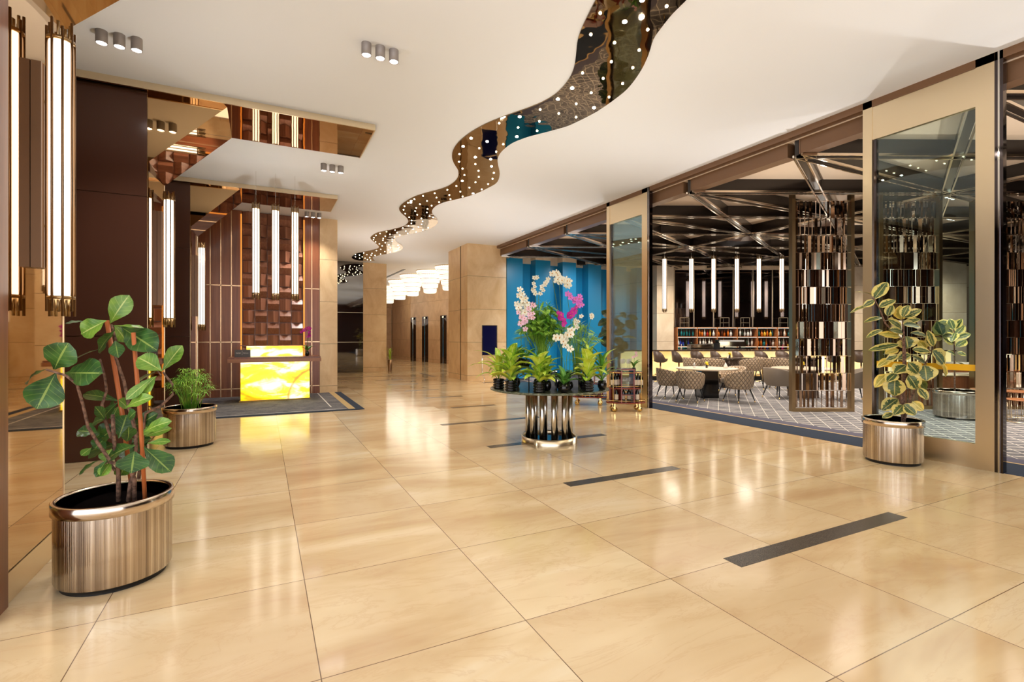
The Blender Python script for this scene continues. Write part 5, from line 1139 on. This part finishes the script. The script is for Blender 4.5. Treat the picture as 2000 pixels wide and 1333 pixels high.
t = thing('folded_napkin', 'white napkin folded at the right side of the marble table', 'napkin', (x + 0.35, y - 0.25, 0.70)); obj('cloth', MB().lathe([(0.05, 0), (0.06, 0.01), (0.02, 0.10), (1e-4, 0.14)], (0, 0, 0), 7), PAPER, t)
t = thing('menu_stand', 'small glass salt and sugar set on the marble table left', 'table set', (x - 0.3, y + 0.1, 0.70)); obj('jar', MB().lathe([(0.03, 0), (0.03, 0.08), (0.02, 0.1)], (0, 0, 0), 10), CLEAR, t); obj('lid', MB().ball((0, 0, 0.11), 0.018, 6, 4), CHROME, t)
# high table and its chairs
DMARB = mat('dark veined marble', (48, 40, 36), 0.12); g = G(DMARB); p_, x_ = g.pos(); g.link(g.ramp(g.noise(p_, 7, 8, 1.4, 0.7), [(0.42, (40, 32, 28)), (0.56, (70, 56, 48)), (0.64, (170, 160, 150))]), g.b.inputs['Base Color'])
HT = rd((1425 - 1000) / F * 14.5, 14.5)
ped_table('high dark veined marble table behind the round dining table', HT, 0, 0.84, 0.34, DMARB, DMARB, (0.62, 0.4))
small_decor('the high dark marble table', HT, 0.84, None)
def high_chair(label, loc, rz, proto=[None]):
    if proto[0] is None:
        t = thing('high_tub_chair', label, 'chair', loc, rz, 'high quilted chairs'); s0 = tub_chair('tmp', (0, 0, 0), 0, QUILT, 'high_tub_chair', 0.62, 0.86, 0.29, None, 0.52)
        for ch in list(s0.children): ch.parent = t
        bpy.data.objects.remove(s0); proto[0] = t; return t
    return dup(proto[0], loc, rz, label)
for px, d, lab in [(1355, 14.1, 'high quilted chair at the left of the dark marble table'), (1393, 13.55, 'high quilted chair in front of the dark marble table'), (1467, 13.65, 'high quilted chair at the right of the dark marble table')]:
    c_ = at(px, d); high_chair(lab, c_, face(c_, HT))
H2 = rd((1560 - 1000) / F * 14.6, 14.6)
ped_table('second high marble table further right, behind the bronze screen', H2, 0, 0.84, 0.34, DMARB, DMARB, (0.62, 0.4))
for px, d, lab in [(1494, 14.45, 'high quilted chair at the left of the second high table'), (1526, 13.7, 'high quilted chair in front of the second high table')]:
    c_ = at(px, d); high_chair(lab, c_, face(c_, H2))
# smooth leather chairs and the table partly hidden by the first screen
SQ = rd((1568 - 1000) / F * 12.0, 12.0)
t = ped_table('dining table with dark drum pedestal hidden behind the first bronze screen', SQ, 0.68, 0.70, 0.22, PALE, STOOLM)
c_ = at(1520, 11.75); tub_chair('smooth taupe leather chair just left of the bronze screen', c_, face(c_, SQ) , LEATHER, 'leather_chair', 0.42, 0.72, 0.31)
c_ = at(1668, 11.3); tub_chair('grey leather chair just right of the bronze screen', c_, face(c_, SQ) + 0.4, LEATHER, 'leather_chair', 0.42, 0.74, 0.30)
small_decor('the table behind the first bronze screen', SQ, 0.70, None)

# ---------------------------------------------------------------- bronze slat screens
def screen(label, pa, pb, d, z1, first=None, rows=12, seed=1):
    a, b = rd((pa - 1000) / F * d, d), rd((pb - 1000) / F * d, d); w = math.dist(a[:2], b[:2])
    t = thing('bronze_slat_screen', label, 'room divider', a, -YAW, 'bronze slat screens')
    pw = 0.065
    for x0 in (0, w - pw): obj('post', MB().box(x0, x0 + pw, -0.06, 0.06, 0, z1), FRAMEB, t)
    obj('top_rail', MB().box(pw, w - pw, -0.05, 0.05, z1 - 0.03, z1), FRAMEB, t); obj('bottom_rail', MB().box(pw, w - pw, -0.06, 0.06, 0.0, 0.06), FRAMEB, t)
    rng = random.Random(seed); zt = z1 - 0.22; h = (zt - 0.07) / rows
    for j in range(rows):
        z0 = 0.07 + h * j; mbA = MB(); mbB = MB(); x = pw + 0.03
        closed = 3 <= j <= 8
        while x < w - pw - 0.04:
            if closed: ww = rng.uniform(0.03, 0.075); ang = rng.uniform(-0.45, 0.45)
            else: ww = rng.uniform(0.035, 0.07); ang = rng.choice((rng.uniform(-1.3, -0.7), rng.uniform(-0.4, 0.5), rng.uniform(0.7, 1.3)))
            gap = rng.uniform(0.002, 0.012) if closed else rng.uniform(0.015, 0.045)
            tgt = mbB if rng.random() < (0.22 if closed else 0.14) else mbA
            if x + ww < w - pw: tgt.obox((x + ww / 2, 0, z0 + h / 2), (ww, 0.012, h - 0.012), ang)
            x += ww + gap
        s_ = obj('slat_row', mbA, SLATM, t)
        if mbB.v: obj('pale_slats', mbB, SLATS, s_)
        obj('shelf_bar', MB().box(pw, w - pw, -0.012, 0.012, z0 + h - 0.006, z0 + h), RAILM, t)
    return t
zs = EYE + (HOR - 372) / F * 9.75
screen('bronze slat screen standing alone left of the framed glass door', 1544, 1665, 9.7, zs, seed=1)
screen('bronze slat screen seen through the framed glass door', 1714, 1836, 10.0, zs + 0.07, seed=2)
screen('bronze slat screen at the right edge of the picture', 1898, 2030, 10.0, zs + 0.07, seed=3)

# ---------------------------------------------------------------- lounge corner at the right edge
LB = rd(9.3, 11.0)
t = thing('lounge_sofa', 'cream leather sofa with brown panelled back at the right edge', 'sofa', rd(9.75, 10.2), -YAW)
obj('base', MB().box(-1.3, 1.4, 0.05, 0.75, 0.0, 0.30), WALNUT, t); obj('seat_cushion', MB().box(-0.3, 1.4, 0.0, 0.7, 0.30, 0.42), CREAMS, t); obj('back_cushion', MB().box(-0.28, 1.4, 0.55, 0.75, 0.42, 0.66), CREAMS, t)
obj('back_panel', MB().box(-1.3, 1.4, 0.76, 0.80, 0.0, 0.72), WALNUT, t); obj('arm_panel', MB().box(-1.3, -0.32, 0.02, 0.06, 0.0, 0.64), WALNUT, t); obj('brass_cap', MB().box(-1.3, -0.30, 0.0, 0.78, 0.64, 0.655), GOLD, t)
drp = None
for px, d, lab, s_ in [(1926, 9.3, 'wire drum side table beside the planter behind the glass', 1.0), (1985, 9.0, 'taller wire drum side table at the right picture edge', 1.0), (1998, 8.45, 'lower wire drum side table at the right picture edge', 0.82)]:
    x, y, _ = at(px, d)
    if drp is None:
        drp = thing('wire_drum_table', lab, 'side table', (x, y, 0), 0, 'wire drum side tables')
        obj('table_top', MB().lathe([(0.22, 0.45), (0.225, 0.46), (0.22, 0.475)], (0, 0, 0), 32), COUNTER, drp); obj('base_ring', MB().lathe([(0.20, 0), (0.21, 0), (0.21, 0.02), (0.20, 0.02)], (0, 0, 0), 24, False), GOLD, drp)
        for k in range(16):
            a = 2 * math.pi * k / 16; obj('wire', MB().tube([(0.205 * math.cos(a), 0.205 * math.sin(a), 0.01), (0.205 * math.cos(a), 0.205 * math.sin(a), 0.45)], 0.004, 4), GOLD, drp)
    else:
        c_ = dup(drp, (x, y, 0), None, lab); c_.scale = (1, 1, s_)
x, y, _ = at(1934, 11.6); t = thing('table_lamp', 'table lamp with wide cream shade behind the door frame', 'lamp', (x, y, 0))
obj('shade', MB().lathe([(0.36, EYE - 40 / F * 11.6), (0.36, EYE - 16 / F * 11.6)], (0, 0, 0), 28, False), SHADEE, t); obj('stem', MB().lathe([(0.02, 0.7), (0.02, 1.1)], (0, 0, 0), 8), BRASS, t)
obj('stand', MB().box(-0.4, 0.4, -0.25, 0.25, 0, 0.7), WALNUT, t)
x, y, _ = at(1878, 13.0); t = thing('curved_armchair', 'grey curved armchair behind the restaurant planter', 'chair', (x, y, 0), -YAW)
obj('plinth', MB().lathe([(0.3, 0), (0.3, 0.1)], (0, 0, 0), 24), BLACK, t)
obj('seat', MB().lathe([(0.36, 0.1), (0.38, 0.4), (0.3, 0.43)], (0, 0, 0), 24), LEATHER, t); obj('backrest', MB().tube([(0.38 * math.cos(a), 0.38 * math.sin(a), 0.66) for a in [math.pi * q / 10 for q in range(11)]], 0.12, 8), LEATHER, t)
